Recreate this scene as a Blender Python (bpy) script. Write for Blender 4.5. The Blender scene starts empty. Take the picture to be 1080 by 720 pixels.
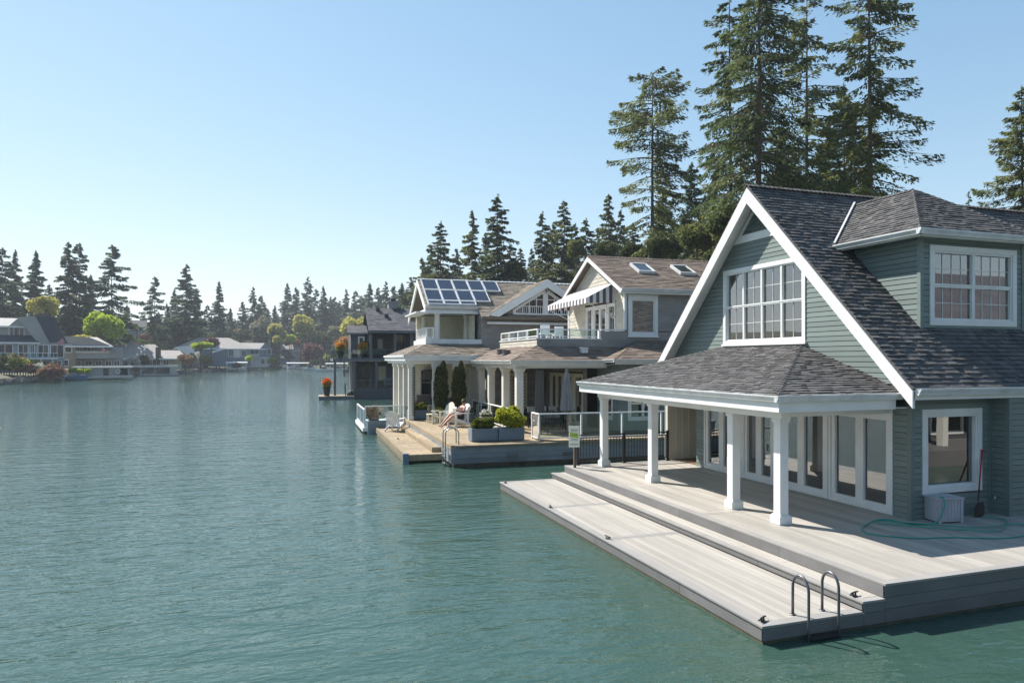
import bpy, math, random
import numpy as np
from mathutils import Vector, Matrix
random.seed(7); rs = np.random.RandomState(11)
S = bpy.context.scene
C = S.collection
R = math.radians

# ------------------------------------------------------------ camera, light, exposure
H = 4.1; FPX = 730.0; YAW = math.atan(247/730.0); HORY = 379.0
cd = bpy.data.cameras.new('camera'); cam = bpy.data.objects.new('camera', cd); C.objects.link(cam)
cam.location = (0, 0, H); cam.rotation_euler = (R(90), 0, -YAW)
cd.sensor_width = 36; cd.lens = FPX/1080*36; cd.shift_y = (HORY-360)/1080.0; cd.clip_end = 6000; cd.clip_start = .1
S.camera = cam
SUN_EL = R(46.4); SUN_AZ = R(-34.6)           # azimuth from +Y, clockwise
w = bpy.data.worlds.new('World'); S.world = w; w.use_nodes = True
nt = w.node_tree; bg = nt.nodes['Background']
sky = nt.nodes.new('ShaderNodeTexSky'); sky.sky_type = 'NISHITA'; sky.sun_disc = False
sky.sun_elevation = SUN_EL; sky.sun_rotation = SUN_AZ; sky.air_density = 1.0; sky.dust_density = .08; sky.ozone_density = 2.2; sky.altitude = 50
hs = nt.nodes.new('ShaderNodeHueSaturation'); hs.inputs['Saturation'].default_value = 1.12; hs.inputs['Hue'].default_value = .499; nt.links.new(sky.outputs[0], hs.inputs['Color']); 
k1 = nt.nodes.new('ShaderNodeVectorMath'); k1.operation = 'MULTIPLY_ADD'; nt.links.new(hs.outputs[0], k1.inputs[0]); k1.inputs[1].default_value = (.20,)*3; k1.inputs[2].default_value = (1,)*3   # soft shoulder: a hazy, even spring sky
k2 = nt.nodes.new('ShaderNodeVectorMath'); k2.operation = 'DIVIDE'; nt.links.new(hs.outputs[0], k2.inputs[0]); nt.links.new(k1.outputs[0], k2.inputs[1]); nt.links.new(k2.outputs[0], bg.inputs[0]); bg.inputs[1].default_value = .185
sd = bpy.data.lights.new('sun', 'SUN'); so = bpy.data.objects.new('sun', sd); C.objects.link(so)
sd.energy = 5.0; sd.angle = R(.53); sd.color = (1, .945, .87)
sv = Vector((math.sin(SUN_AZ)*math.cos(SUN_EL), math.cos(SUN_AZ)*math.cos(SUN_EL), math.sin(SUN_EL)))
so.rotation_euler = sv.to_track_quat('Z', 'Y').to_euler(); so.location = (0, 0, 60)
S.view_settings.view_transform = 'Standard'; S.view_settings.look = 'None'
S.view_settings.exposure = .92; S.view_settings.gamma = 1
S.cycles.max_bounces = 8; S.cycles.transparent_max_bounces = 24

# ------------------------------------------------------------ materials
def newmat(name):
    m = bpy.data.materials.new(name); m.use_nodes = True
    n = m.node_tree.nodes; return m, n, m.node_tree.links, n['Principled BSDF']
def rgb(c): return (c[0], c[1], c[2], 1)
def mat(name, c, c2=None, rough=.6, rnd=0., scale=3., bump=0., bscale=30., metal=0., spec=.5, stretch=(1, 1, 1), dirt=0., dcol=(.1, .09, .06), dscale=.6):
    """colour varied by soft noise, by a per-face random value and by patches of dirt"""
    m, n, l, p = newmat(name)
    tc = n.new('ShaderNodeTexCoord'); mp = n.new('ShaderNodeMapping'); mp.inputs['Scale'].default_value = stretch
    l.new(tc.outputs['Object'], mp.inputs[0])
    no = n.new('ShaderNodeTexNoise'); no.inputs['Scale'].default_value = scale; no.inputs['Detail'].default_value = 5
    l.new(mp.outputs[0], no.inputs[0])
    ra = n.new('ShaderNodeMapRange'); ra.inputs[1].default_value = .3; ra.inputs[2].default_value = .7; l.new(no.outputs[0], ra.inputs[0])
    mx = n.new('ShaderNodeMix'); mx.data_type = 'RGBA'; l.new(ra.outputs[0], mx.inputs[0])
    mx.inputs[6].default_value = rgb(c); mx.inputs[7].default_value = rgb(c2 or [x*.86 for x in c]); out = mx.outputs[2]
    if rnd:
        at = n.new('ShaderNodeAttribute'); at.attribute_name = 'rnd'
        r2 = n.new('ShaderNodeMapRange'); r2.inputs[3].default_value = 1-rnd; r2.inputs[4].default_value = 1+rnd; l.new(at.outputs['Fac'], r2.inputs[0])
        vm = n.new('ShaderNodeVectorMath'); vm.operation = 'SCALE'; l.new(out, vm.inputs[0]); l.new(r2.outputs[0], vm.inputs['Scale']); out = vm.outputs[0]
    if dirt:
        n2 = n.new('ShaderNodeTexNoise'); n2.inputs['Scale'].default_value = dscale; n2.inputs['Detail'].default_value = 8; n2.inputs['Roughness'].default_value = .65
        l.new(tc.outputs['Object'], n2.inputs[0])
        r3 = n.new('ShaderNodeMapRange'); r3.inputs[1].default_value = .48; r3.inputs[2].default_value = .72; r3.inputs[4].default_value = dirt; l.new(n2.outputs[0], r3.inputs[0])
        m3 = n.new('ShaderNodeMix'); m3.data_type = 'RGBA'; l.new(r3.outputs[0], m3.inputs[0]); l.new(out, m3.inputs[6]); m3.inputs[7].default_value = rgb(dcol); out = m3.outputs[2]
    l.new(out, p.inputs['Base Color'])
    p.inputs['Roughness'].default_value = rough; p.inputs['Metallic'].default_value = metal; p.inputs['Specular IOR Level'].default_value = spec
    if bump:
        nb = n.new('ShaderNodeTexNoise'); nb.inputs['Scale'].default_value = bscale; nb.inputs['Detail'].default_value = 4; l.new(mp.outputs[0], nb.inputs[0])
        b = n.new('ShaderNodeBump'); b.inputs['Strength'].default_value = bump; b.inputs['Distance'].default_value = .01; l.new(nb.outputs[0], b.inputs['Height']); l.new(b.outputs[0], p.inputs['Normal'])
    return m
M = {}
M['siding'] = mat('green_siding', (.165, .205, .190), (.145, .183, .172), .55, rnd=.12, scale=1.5, bump=.15, stretch=(.3, .3, 3), dirt=.18, dcol=(.10, .12, .10))
M['trim'] = mat('white_trim', (.72, .73, .72), (.66, .66, .64), .5, scale=2, dirt=.18, dcol=(.4, .38, .34), dscale=1.5)
M['gutter'] = mat('white_gutter', (.62, .64, .65), (.50, .51, .50), .4, scale=2.5, stretch=(1, 1, .5), dirt=.35, dcol=(.3, .29, .27), dscale=3)
M['shingle'] = mat('dark_shingle', (.078, .076, .077), (.092, .089, .088), .85, rnd=.36, scale=.7, bump=.6, bscale=60, dirt=.30, dcol=(.125, .118, .108), dscale=.9)
M['shinglelip'] = M['shingle']
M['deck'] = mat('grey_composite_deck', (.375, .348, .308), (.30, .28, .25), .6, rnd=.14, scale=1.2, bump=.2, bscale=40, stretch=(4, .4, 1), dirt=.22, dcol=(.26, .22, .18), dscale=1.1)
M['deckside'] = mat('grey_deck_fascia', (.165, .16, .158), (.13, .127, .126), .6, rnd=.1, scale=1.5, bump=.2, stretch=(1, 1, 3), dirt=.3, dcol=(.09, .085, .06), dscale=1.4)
M['decktrim'] = mat('deck_border_board', (.30, .285, .27), (.25, .24, .225), .6, rnd=.08, scale=2, bump=.2)
M['waterline'] = mat('algae_waterline', (.10, .085, .045), (.05, .05, .03), .8, scale=4, bump=.5)
M['black'] = mat('black_metal', (.016, .016, .017), rough=.4, metal=0, spec=.5)
M['steel'] = mat('brushed_steel', (.42, .42, .43), rough=.32, metal=.9)
M['darksteel'] = mat('weathered_steel', (.16, .16, .17), rough=.4, metal=.7)
M['cream'] = mat('cream_panel', (.60, .57, .49), (.54, .51, .44), .6, scale=1.5)
M['room'] = mat('interior_wall', (.22, .20, .175), (.18, .165, .145), .8, scale=.6)
M['roomfloor'] = mat('interior_floor', (.20, .13, .08), (.15, .10, .06), .5, scale=2)
M['dark'] = mat('opening_shade', (.02, .02, .02), rough=.9)  # near-black paint standing in for shade inside an opening
M['blind'] = mat('cream_blind', (.62, .60, .50), (.56, .54, .46), .8, scale=8, stretch=(.2, .2, 6))
M['sky_backing'] = mat('sky_reflection_backing', (.62, .74, .80), rough=.8)  # pale blue painted in for the sky mirrored in the glass
M['hose'] = mat('green_hose', (.012, .30, .22), rough=.35)
M['bin'] = mat('grey_plastic_bin', (.42, .42, .45), (.36, .36, .39), .6, bump=.2, scale=4)
M['red'] = mat('red_handle', (.42, .02, .035), rough=.4)
M['rust'] = mat('rusty_blade', (.05, .035, .025), (.02, .016, .014), .8, scale=8)
M['wood'] = mat('weathered_wood', (.33, .25, .15), (.235, .18, .11), .75, rnd=.24, scale=2, bump=.3, stretch=(5, .5, 1), dirt=.35, dcol=(.22, .17, .12), dscale=.8)
M['greyboard'] = mat('grey_painted_board', (.23, .26, .285), (.18, .20, .215), .7, rnd=.12, scale=1.2, bump=.3, stretch=(.5, .5, 3), dirt=.4, dcol=(.12, .12, .11), dscale=1.3)
M['mossy'] = mat('mossy_piling', (.10, .07, .04), (.04, .035, .025), .9, scale=3, bump=.6)
M['beige'] = mat('beige_shake', (.50, .46, .385), (.44, .41, .345), .75, rnd=.10, scale=1, dirt=.12, dcol=(.25, .22, .18))
M['taupe'] = mat('taupe_shake', (.27, .25, .235), (.23, .215, .20), .75, rnd=.10, scale=1, dirt=.15, dcol=(.1, .1, .1))
M['brownroof'] = mat('brown_shingle', (.185, .138, .105), (.145, .108, .083), .88, rnd=.30, scale=.8, bump=.4, dirt=.35, dcol=(.22, .175, .15), dscale=.7)
M['tanroof'] = mat('tan_shingle', (.235, .195, .15), (.185, .155, .12), .88, rnd=.30, scale=.8, bump=.4, dirt=.3, dcol=(.12, .10, .09), dscale=.7)
M['greyroof'] = mat('grey_shingle', (.105, .105, .115), (.075, .075, .085), .88, rnd=.28, scale=.8, bump=.4, dirt=.3, dcol=(.15, .145, .14), dscale=.9)
M['charcoal'] = mat('charcoal_siding', (.085, .086, .092), (.07, .071, .076), .7, rnd=.1, scale=1)
M['charcoal2'] = mat('slate_trim', (.14, .145, .155), rough=.6)
M['column'] = mat('cream_column', (.66, .64, .58), (.58, .56, .5), .55, scale=1.5)
M['solar'] = mat('solar_cell', (.030, .036, .060), (.022, .026, .045), .12, scale=3, spec=.8)
M['awnw'] = mat('awning_canvas', (.66, .63, .62), (.6, .57, .56), .8)
M['awnd'] = mat('awning_dark_stripe', (.10, .09, .10), rough=.8)
M['planter'] = mat('blue_grey_planter', (.15, .20, .25), (.11, .15, .19), .6, scale=3, bump=.3, dirt=.25, dcol=(.3, .33, .35), dscale=3)
M['terra'] = mat('stone_pot', (.42, .37, .30), (.34, .30, .25), .8, scale=5)
M['white'] = mat('white_paint', (.78, .78, .77), (.7, .7, .69), .5, scale=4)
M['ivory'] = mat('ivory_paint', (.70, .66, .50), (.62, .58, .45), .5, scale=4)
M['soil'] = mat('soil', (.04, .03, .02), rough=.95)
M['skin'] = mat('skin', (.48, .27, .19), rough=.55)
M['shirt'] = mat('dark_red_shirt', (.10, .03, .035), (.06, .02, .025), .85, scale=10)
M['shorts'] = mat('navy_shorts', (.02, .022, .035), rough=.85)
M['hair'] = mat('brown_hair', (.07, .04, .025), rough=.7)
M['paper'] = mat('white_paper', (.8, .8, .78), rough=.8)
M['signw'] = mat('sign_white', (.74, .77, .68), (.66, .70, .6), .5, scale=8)
M['signg'] = mat('sign_green', (.36, .50, .05), rough=.5)
M['signt'] = mat('sign_grey_lettering', (.16, .22, .16), rough=.5)
M['umb'] = mat('grey_umbrella_cloth', (.30, .30, .31), (.2, .2, .21), .85, scale=6, stretch=(4, 4, .3))
M['curtain'] = mat('grey_curtain', (.38, .37, .36), (.2, .2, .2), .85, scale=5, stretch=(6, 6, .2))
M['cushion'] = mat('white_cushion', (.62, .6, .56), (.4, .4, .42), .9, scale=6)
M['bark'] = mat('fir_bark', (.13, .095, .075), (.07, .055, .045), .95, scale=3, bump=1, bscale=12, stretch=(3, 3, .4))
M['barkg'] = mat('grey_bark', (.16, .14, .12), (.09, .08, .07), .95, scale=3)
M['brick'] = mat('chimney_brick', (.13, .11, .10), (.08, .07, .065), .9, scale=6)
M['stone'] = mat('bank_rock', (.15, .135, .115), (.07, .065, .055), .9, scale=1.2, bump=.6, bscale=3)
M['land'] = mat('land_ground', (.075, .085, .035), (.10, .085, .05), .95, scale=.15, dirt=.5, dcol=(.05, .05, .03), dscale=.05)
M['lawn'] = mat('lawn', (.10, .16, .03), (.08, .12, .03), .95, scale=1)
for k, c in dict(olive=(.27, .245, .17), yellowwall=(.52, .47, .30), bluewall=(.15, .185, .23), palewall=(.58, .56, .52), greywall=(.34, .335, .32), farroof=(.32, .29, .26), darkroof=(.035, .043, .058), paleroof=(.42, .40, .37), bluetarp=(.03, .12, .36), boatwhite=(.72, .73, .72), boatblue=(.05, .15, .25), pinkflag=(.55, .25, .25), pinkwall=(.5, .42, .38)).items():
    M[k] = mat(k, c, rough=.7, scale=.7)

def glassmat(name, tint=(.75, .82, .8), refl=1.9, rough=.01, wav=.0, body=0.0):
    m, n, l, p = newmat(name); n.remove(p); o = n['Material Output']
    tr = n.new('ShaderNodeBsdfTransparent'); tr.inputs[0].default_value = rgb(tint)
    gl = n.new('ShaderNodeBsdfGlossy'); gl.inputs['Roughness'].default_value = rough
    fr = n.new('ShaderNodeFresnel'); fr.inputs[0].default_value = 1.5
    mu = n.new('ShaderNodeMath'); mu.operation = 'MULTIPLY'; mu.use_clamp = True; mu.inputs[1].default_value = refl; l.new(fr.outputs[0], mu.inputs[0])
    mx = n.new('ShaderNodeMixShader'); l.new(mu.outputs[0], mx.inputs[0]); l.new(tr.outputs[0], mx.inputs[1]); l.new(gl.outputs[0], mx.inputs[2])
    if wav:
        tc = n.new('ShaderNodeTexCoord'); no = n.new('ShaderNodeTexNoise'); no.inputs['Scale'].default_value = 1.3; l.new(tc.outputs['Object'], no.inputs[0])
        b = n.new('ShaderNodeBump'); b.inputs['Strength'].default_value = wav; b.inputs['Distance'].default_value = .02; l.new(no.outputs[0], b.inputs['Height']); l.new(b.outputs[0], gl.inputs['Normal'])
    l.new(mx.outputs[0], o.inputs[0]); return m
M['glass'] = glassmat('window_glass', (.6, .64, .64), 5.5, wav=.03)
M['railglass'] = glassmat('railing_glass', (.80, .88, .87), 1.5)
M['darkglass'] = mat('dark_window', (.03, .036, .042), rough=.06, spec=.9)

def foliage(name, c, c2, trans=.25, c3=None):
    m, n, l, p = newmat(name); o = n['Material Output']
    at = n.new('ShaderNodeAttribute'); at.attribute_name = 'rnd'
    ra = n.new('ShaderNodeValToRGB'); l.new(at.outputs['Fac'], ra.inputs[0])
    ra.color_ramp.elements[0].color = rgb(c); ra.color_ramp.elements[1].color = rgb(c2)
    if c3: e = ra.color_ramp.elements.new(.93); e.color = rgb(c2); ra.color_ramp.elements[-1].color = rgb(c3)
    l.new(ra.outputs[0], p.inputs['Base Color']); p.inputs['Roughness'].default_value = .6; p.inputs['Specular IOR Level'].default_value = .25
    t = n.new('ShaderNodeBsdfTranslucent'); l.new(ra.outputs[0], t.inputs[0])
    mx = n.new('ShaderNodeMixShader'); mx.inputs[0].default_value = trans; l.new(p.outputs[0], mx.inputs[1]); l.new(t.outputs[0], mx.inputs[2]); l.new(mx.outputs[0], o.inputs[0])
    return m
M['fir'] = foliage('fir_needles', (.048, .074, .030), (.135, .17, .060), .5, (.18, .15, .06))
M['firg'] = foliage('fir_needles_olive', (.080, .104, .032), (.22, .235, .075), .5)
M['firb'] = foliage('fir_needles_blue', (.065, .105, .055), (.16, .21, .10), .5)
M['lime'] = foliage('lime_leaves', (.24, .34, .02), (.44, .52, .05), .5)
M['yellow'] = foliage('yellow_leaves', (.32, .30, .06), (.54, .50, .13), .5)
M['box'] = foliage('boxwood_leaves', (.06, .10, .01), (.26, .26, .03), .3)
M['gold'] = foliage('gold_leaves', (.22, .25, .012), (.52, .50, .04), .4)
M['cyp'] = foliage('cypress_leaves', (.035, .055, .015), (.13, .13, .04), .25)
M['redleaf'] = foliage('red_leaves', (.13, .055, .045), (.26, .13, .11), .3)
M['orange'] = foliage('orange_leaves', (.36, .17, .06), (.55, .30, .12), .3)
M['bushg'] = foliage('bush_leaves', (.045, .065, .02), (.12, .14, .045), .3)
M['bloom'] = foliage('orange_blooms', (.62, .10, .02), (.75, .32, .03), .3)
M['bloomw'] = foliage('white_blooms', (.5, .5, .42), (.75, .74, .66), .3)
M['dry'] = foliage('dry_leaves', (.24, .13, .07), (.38, .24, .15), .3)
M['pale'] = foliage('budding_leaves', (.17, .16, .10), (.30, .28, .17), .35)

# ------------------------------------------------------------ mesh helpers
class MB:
    def __init__(s): s.v = []; s.f = []; s.r = []; s.m = []
    def add(s, vs, fs, r=None, m=0):
        b = len(s.v); s.v += [tuple(x) for x in vs]
        if r is None: r = random.random()
        for f in fs: s.f.append([b+i for i in f]); s.r.append(r); s.m.append(m)
        return s
    def box(s, x0, x1, y0, y1, z0, z1, r=None, m=0):
        return s.add([(x, y, z) for z in (z0, z1) for y in (y0, y1) for x in (x0, x1)], [(0, 2, 3, 1), (4, 5, 7, 6), (0, 1, 5, 4), (2, 6, 7, 3), (0, 4, 6, 2), (1, 3, 7, 5)], r, m)
    def pbox(s, P, a0, a1, b0, b1, n0, n1, r=None, m=0):
        O, U, V, N = P
        vs = [O+U*a+V*b+N*n for n in (n0, n1) for b in (b0, b1) for a in (a0, a1)]
        return s.add(vs, [(0, 2, 3, 1), (4, 5, 7, 6), (0, 1, 5, 4), (2, 6, 7, 3), (0, 4, 6, 2), (1, 3, 7, 5)], r, m)
    def pprism(s, P, poly, n0, n1, r=None, m=0):
        O, U, V, N = P; k = len(poly)
        vs = [O+U*a+V*b+N*n for n in (n0, n1) for a, b in poly]
        return s.add(vs, [list(range(k))[::-1], list(range(k, 2*k))]+[(i, (i+1) % k, k+(i+1) % k, k+i) for i in range(k)], r, m)
    def slab(s, pts, t, r=None, m=0):
        """polygon pts (3D) extruded by vector t"""
        k = len(pts); pts = [Vector(p) for p in pts]; t = Vector(t)
        return s.add(pts+[p+t for p in pts], [list(range(k))[::-1], list(range(k, 2*k))]+[(i, (i+1) % k, k+(i+1) % k, k+i) for i in range(k)], r, m)
    def bar(s, p, q, w_, h, up=(0, 0, 1), r=None, m=0):
        p = Vector(p); q = Vector(q); d = (q-p).normalized(); sx = d.cross(Vector(up))
        if sx.length < 1e-4: sx = Vector((1, 0, 0))
        sx.normalize(); u = sx.cross(d)
        vs = [e+sx*a*w_/2+u*b*h/2 for e in (p, q) for a, b in ((-1, -1), (1, -1), (1, 1), (-1, 1))]
        return s.add(vs, [(3, 2, 1, 0), (4, 5, 6, 7), (0, 1, 5, 4), (1, 2, 6, 5), (2, 3, 7, 6), (3, 0, 4, 7)], r, m)
    def tube(s, pts, r0, r1=None, seg=8, rr=None, m=0, cap=True):
        pts = [Vector(p) for p in pts]; n = len(pts); r1 = r0 if r1 is None else r1; b = len(s.v); fs = []; vs = []
        pu = None
        for i, p in enumerate(pts):
            d = (pts[min(i+1, n-1)]-pts[max(i-1, 0)]).normalized()
            u = Vector((0, 0, 1)) if pu is None else pu
            if abs(d.dot(u)) > .98: u = Vector((1, 0, 0)) if abs(d.x) < .9 else Vector((0, 1, 0))
            sx = d.cross(u).normalized(); u = sx.cross(d).normalized(); pu = u
            ra = r0+(r1-r0)*i/(n-1)
            for k in range(seg): a = 2*math.pi*k/seg; vs.append(p+sx*math.cos(a)*ra+u*math.sin(a)*ra)
        for i in range(n-1):
            for k in range(seg): fs.append((i*seg+k, i*seg+(k+1) % seg, (i+1)*seg+(k+1) % seg, (i+1)*seg+k))
        if cap: fs.append(list(range(seg))[::-1]); fs.append([(n-1)*seg+k for k in range(seg)])
        return s.add(vs, fs, rr, m)
    def lathe(s, c, prof, seg=16, r=None, m=0, sx=1, sy=1):
        vs = []; n = len(prof)
        for (ra, z) in prof:
            for k in range(seg): a = 2*math.pi*k/seg; vs.append((c[0]+ra*sx*math.cos(a), c[1]+ra*sy*math.sin(a), c[2]+z))
        fs = [(i*seg+k, i*seg+(k+1) % seg, (i+1)*seg+(k+1) % seg, (i+1)*seg+k) for i in range(n-1) for k in range(seg)]
        fs.append(list(range(seg))[::-1]); fs.append([(n-1)*seg+k for k in range(seg)])
        return s.add(vs, fs, r, m)
    def mesh(s, name, mats, off=(0, 0, 0), smooth=False):
        me = bpy.data.meshes.new(name)
        o = Vector(off); me.from_pydata([tuple(Vector(v)-o) for v in s.v], [], s.f)
        for m_ in (mats if isinstance(mats, (list, tuple)) else [mats]): me.materials.append(m_)
        me.polygons.foreach_set('material_index', s.m)
        if smooth: me.polygons.foreach_set('use_smooth', [True]*len(s.f))
        a = me.attributes.new('rnd', 'FLOAT', 'FACE'); a.data.foreach_set('value', s.r)
        me.update(); return me
def npmesh(name, V, F4, rnd, mat_, smooth=False):
    me = bpy.data.meshes.new(name); nf = len(F4)
    me.vertices.add(len(V)); me.vertices.foreach_set('co', np.asarray(V, dtype=np.float32).ravel())
    me.loops.add(nf*F4.shape[1]); me.polygons.add(nf)
    me.loops.foreach_set('vertex_index', np.asarray(F4, dtype=np.int32).ravel())
    me.polygons.foreach_set('loop_start', np.arange(0, nf*F4.shape[1], F4.shape[1], dtype=np.int32))
    me.update(calc_edges=True)
    if rnd is not None:
        a = me.attributes.new('rnd', 'FLOAT', 'FACE'); a.data.foreach_set('value', np.asarray(rnd, dtype=np.float32))
    me.materials.append(mat_); return me

FR_A = (0.0, Vector((0, 0, 0)))
ROTB = -R(1.8288)
FR_B = (ROTB, Vector((0, 0, 0)))
class T:
    """a thing: an Empty at its base; parts are given in the coordinates of its frame"""
    def __init__(s, name, label, cat, org=(0, 0, 0), frame=FR_A, group=None, rz=0):
        rot, loc = frame; s.org = Vector(org)
        s.e = bpy.data.objects.new(name, None); C.objects.link(s.e); s.e.empty_display_size = .2
        s.e.location = loc+Matrix.Rotation(rot, 3, 'Z') @ s.org; s.e.rotation_euler = (0, 0, rot+rz)
        s.e['label'] = label; s.e['category'] = cat
        if group: s.e['group'] = group
    def part(s, name, mb, m, parent=None, bevel=0, label=None, smooth=False, stuff=False):
        o = bpy.data.objects.new(name, mb.mesh(name, m if isinstance(m, (list, tuple)) else (M[m] if isinstance(m, str) else m), s.org, smooth))
        C.objects.link(o); o.parent = parent or s.e
        if bevel: b = o.modifiers.new('bevel', 'BEVEL'); b.width = bevel; b.segments = 2; b.limit_method = 'ANGLE'
        if label: o['label'] = label
        if stuff: o['kind'] = 'stuff'
        return o
def struct(name, me, loc=(0, 0, 0), kind='structure'):
    o = bpy.data.objects.new(name, me); C.objects.link(o); o.location = loc; o['kind'] = kind; return o
def copytree(o, loc, rz=None, label=None, scale=None, group=None, parent=None):
    c = o.copy(); C.objects.link(c)
    if parent: c.parent = parent
    else:
        c.location = loc
        if rz is not None: c.rotation_euler = (0, 0, rz)
        if scale is not None: c.scale = (scale,)*3 if not isinstance(scale, tuple) else scale
        if label: c['label'] = label
        if group: c['group'] = group
    for ch in o.children: copytree(ch, None, parent=c)
    return c

def plane(O, U, V):
    U = Vector(U).normalized(); V = Vector(V).normalized(); return (Vector(O), U, V, U.cross(V))
def extent(poly, b):
    xs = []
    for i in range(len(poly)):
        (a0, b0), (a1, b1) = poly[i], poly[(i+1) % len(poly)]
        if (b0-b)*(b1-b) <= 0 and abs(b1-b0) > 1e-9: xs.append(a0+(a1-a0)*(b-b0)/(b1-b0))
    return (min(xs), max(xs)) if len(xs) > 1 else None
def courses(mb, P, poly, exp, w_=None, lip=.012, holes=(), jit=0., gap=0., tail=.0):
    """overlapping courses: lap boards (w_ None) or separate shingles, over a convex polygon in plane P"""
    O, U, V, N = P; b0 = min(p[1] for p in poly); b1 = max(p[1] for p in poly); b = b0+1e-4; row = 0
    while b < b1-.01:
        t = min(b+exp, b1-1e-4); e0 = extent(poly, b); e1 = extent(poly, t); b_ = b; b = b+exp; row += 1
        if not e0 or not e1: continue
        ints = [(min(e0[0], e1[0]), max(e0[1], e1[1]))]; mid = (b_+t)/2
        for (h0, h1, k0, k1) in holes:
            if k0 <= mid <= k1:
                ni = []
                for (x, y) in ints:
                    if h0 > x: ni.append((x, min(y, h0)))
                    if h1 < y: ni.append((max(x, h1), y))
                ints = [q for q in ni if q[1]-q[0] > .01]
        for (x, y) in ints:
            segs = []
            if w_ is None: segs = [(x, y)]
            else:
                c = x-random.random()*w_
                while c < y: d = w_*random.uniform(.7, 1.3); segs.append((max(c, x), min(c+d-gap, y))); c += d
            for (p, q) in segs:
                if q-p < .01: continue
                pb, qb = max(p, e0[0]), min(q, e0[1]); pt, qt = max(p, e1[0]), min(q, e1[1])
                if qb < pb: pb = qb = min(max(p, e0[0]), e0[1])
                if qt < pt: pt = qt = min(max(p, e1[0]), e1[1])
                l_ = lip*(1+random.uniform(-jit, jit)); dn = random.uniform(0, tail)
                A = O+U*pb+V*(b_-dn)+N*l_; B = O+U*qb+V*(b_-dn)+N*l_
                D = O+U*pt+V*(t+.004)+N*.002; Cc = O+U*qt+V*(t+.004)+N*.002
                bk = N*(.004 if w_ else .022); A0 = O+U*pb+V*(b_-dn)-bk; B0 = O+U*qb+V*(b_-dn)-bk
                fs = [(0, 1, 2, 3), (4, 5, 1, 0)]
                if w_: fs += [(4, 0, 3), (5, 2, 1)]
                if w_ is None and t < b1-.02:
                    g0 = exp-.014; kk = g0/exp; D = A.lerp(D, kk); Cc = B.lerp(Cc, kk); gd = N*.022; up_ = V*.017
                    mb.add([D, Cc, Cc-gd, D-gd, Cc-gd+up_, D-gd+up_], [(0, 1, 2, 3), (3, 2, 4, 5)])
                mb.add([A, B, Cc, D, A0, B0], fs)
def hexz(p): return p
def roofplane(th, pts, m, exp, w_, lip=.02, thick=.12, parent=None, name='roof', jit=.5, tail=.012, under='trim'):
    """pts: eave start, eave end, then up round the plane; the eave runs left to right seen from outside"""
    pts = [Vector(p) for p in pts]; U = (pts[1]-pts[0]).normalized(); nrm = U.cross(pts[2]-pts[0]).normalized(); V = nrm.cross(U)
    P = (pts[0], U, V, nrm); poly = [((p-pts[0]).dot(U), (p-pts[0]).dot(V)) for p in pts]
    mb = MB(); courses(mb, P, poly, exp, w_, lip, jit=jit, gap=.006, tail=tail)
    mb.pprism(P, poly, -thick, -.006, r=.3, m=0)
    return th.part(name, mb, m, parent), P
def cap(th, p, q, m, parent=None, w_=.26, exp=.16, n1=(0, 0, 1)):
    mb = MB(); p = Vector(p); q = Vector(q); d = (q-p); L = d.length; d.normalize(); sx = d.cross(Vector(n1)).normalized(); up = sx.cross(d).normalized(); k = int(L/exp)
    for i in range(k):
        a = p+d*(i*exp); b = p+d*(i*exp+exp*1.15); h = .035+random.uniform(0, .008); r = random.random()
        for s_ in (-1, 1):
            vs = [a+up*h, a+sx*s_*w_/2-up*(w_*.22-h+.02), b+sx*s_*w_/2-up*(w_*.22+.01), b+up*.02]
            vs += [vs[0]-up*.03, vs[1]-up*.03]
            mb.add(vs, [(0, 1, 2, 3), (0, 1, 5, 4)], r)
    return th.part('ridge_cap', mb, m, parent)
GP = [(0, -.13), (.075, -.13), (.085, -.10), (.10, -.07), (.125, -.03), (.125, 0), (.112, 0), (.105, -.03), (.03, -.03), (.03, 0), (0, 0)]
def gutter(th, p, q, out, parent=None, sc=1, m='gutter', name='gutter'):
    p = Vector(p); q = Vector(q); o = Vector(out).normalized(); mb = MB(); k = len(GP)
    vs = [e+o*a*sc+Vector((0, 0, b*sc)) for e in (p, q) for a, b in GP]
    mb.add(vs, [(i, (i+1) % k, k+(i+1) % k, k+i) for i in range(k)]+[list(range(k))[::-1], list(range(k, 2*k))])
    return th.part(name, mb, m, parent)
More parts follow.
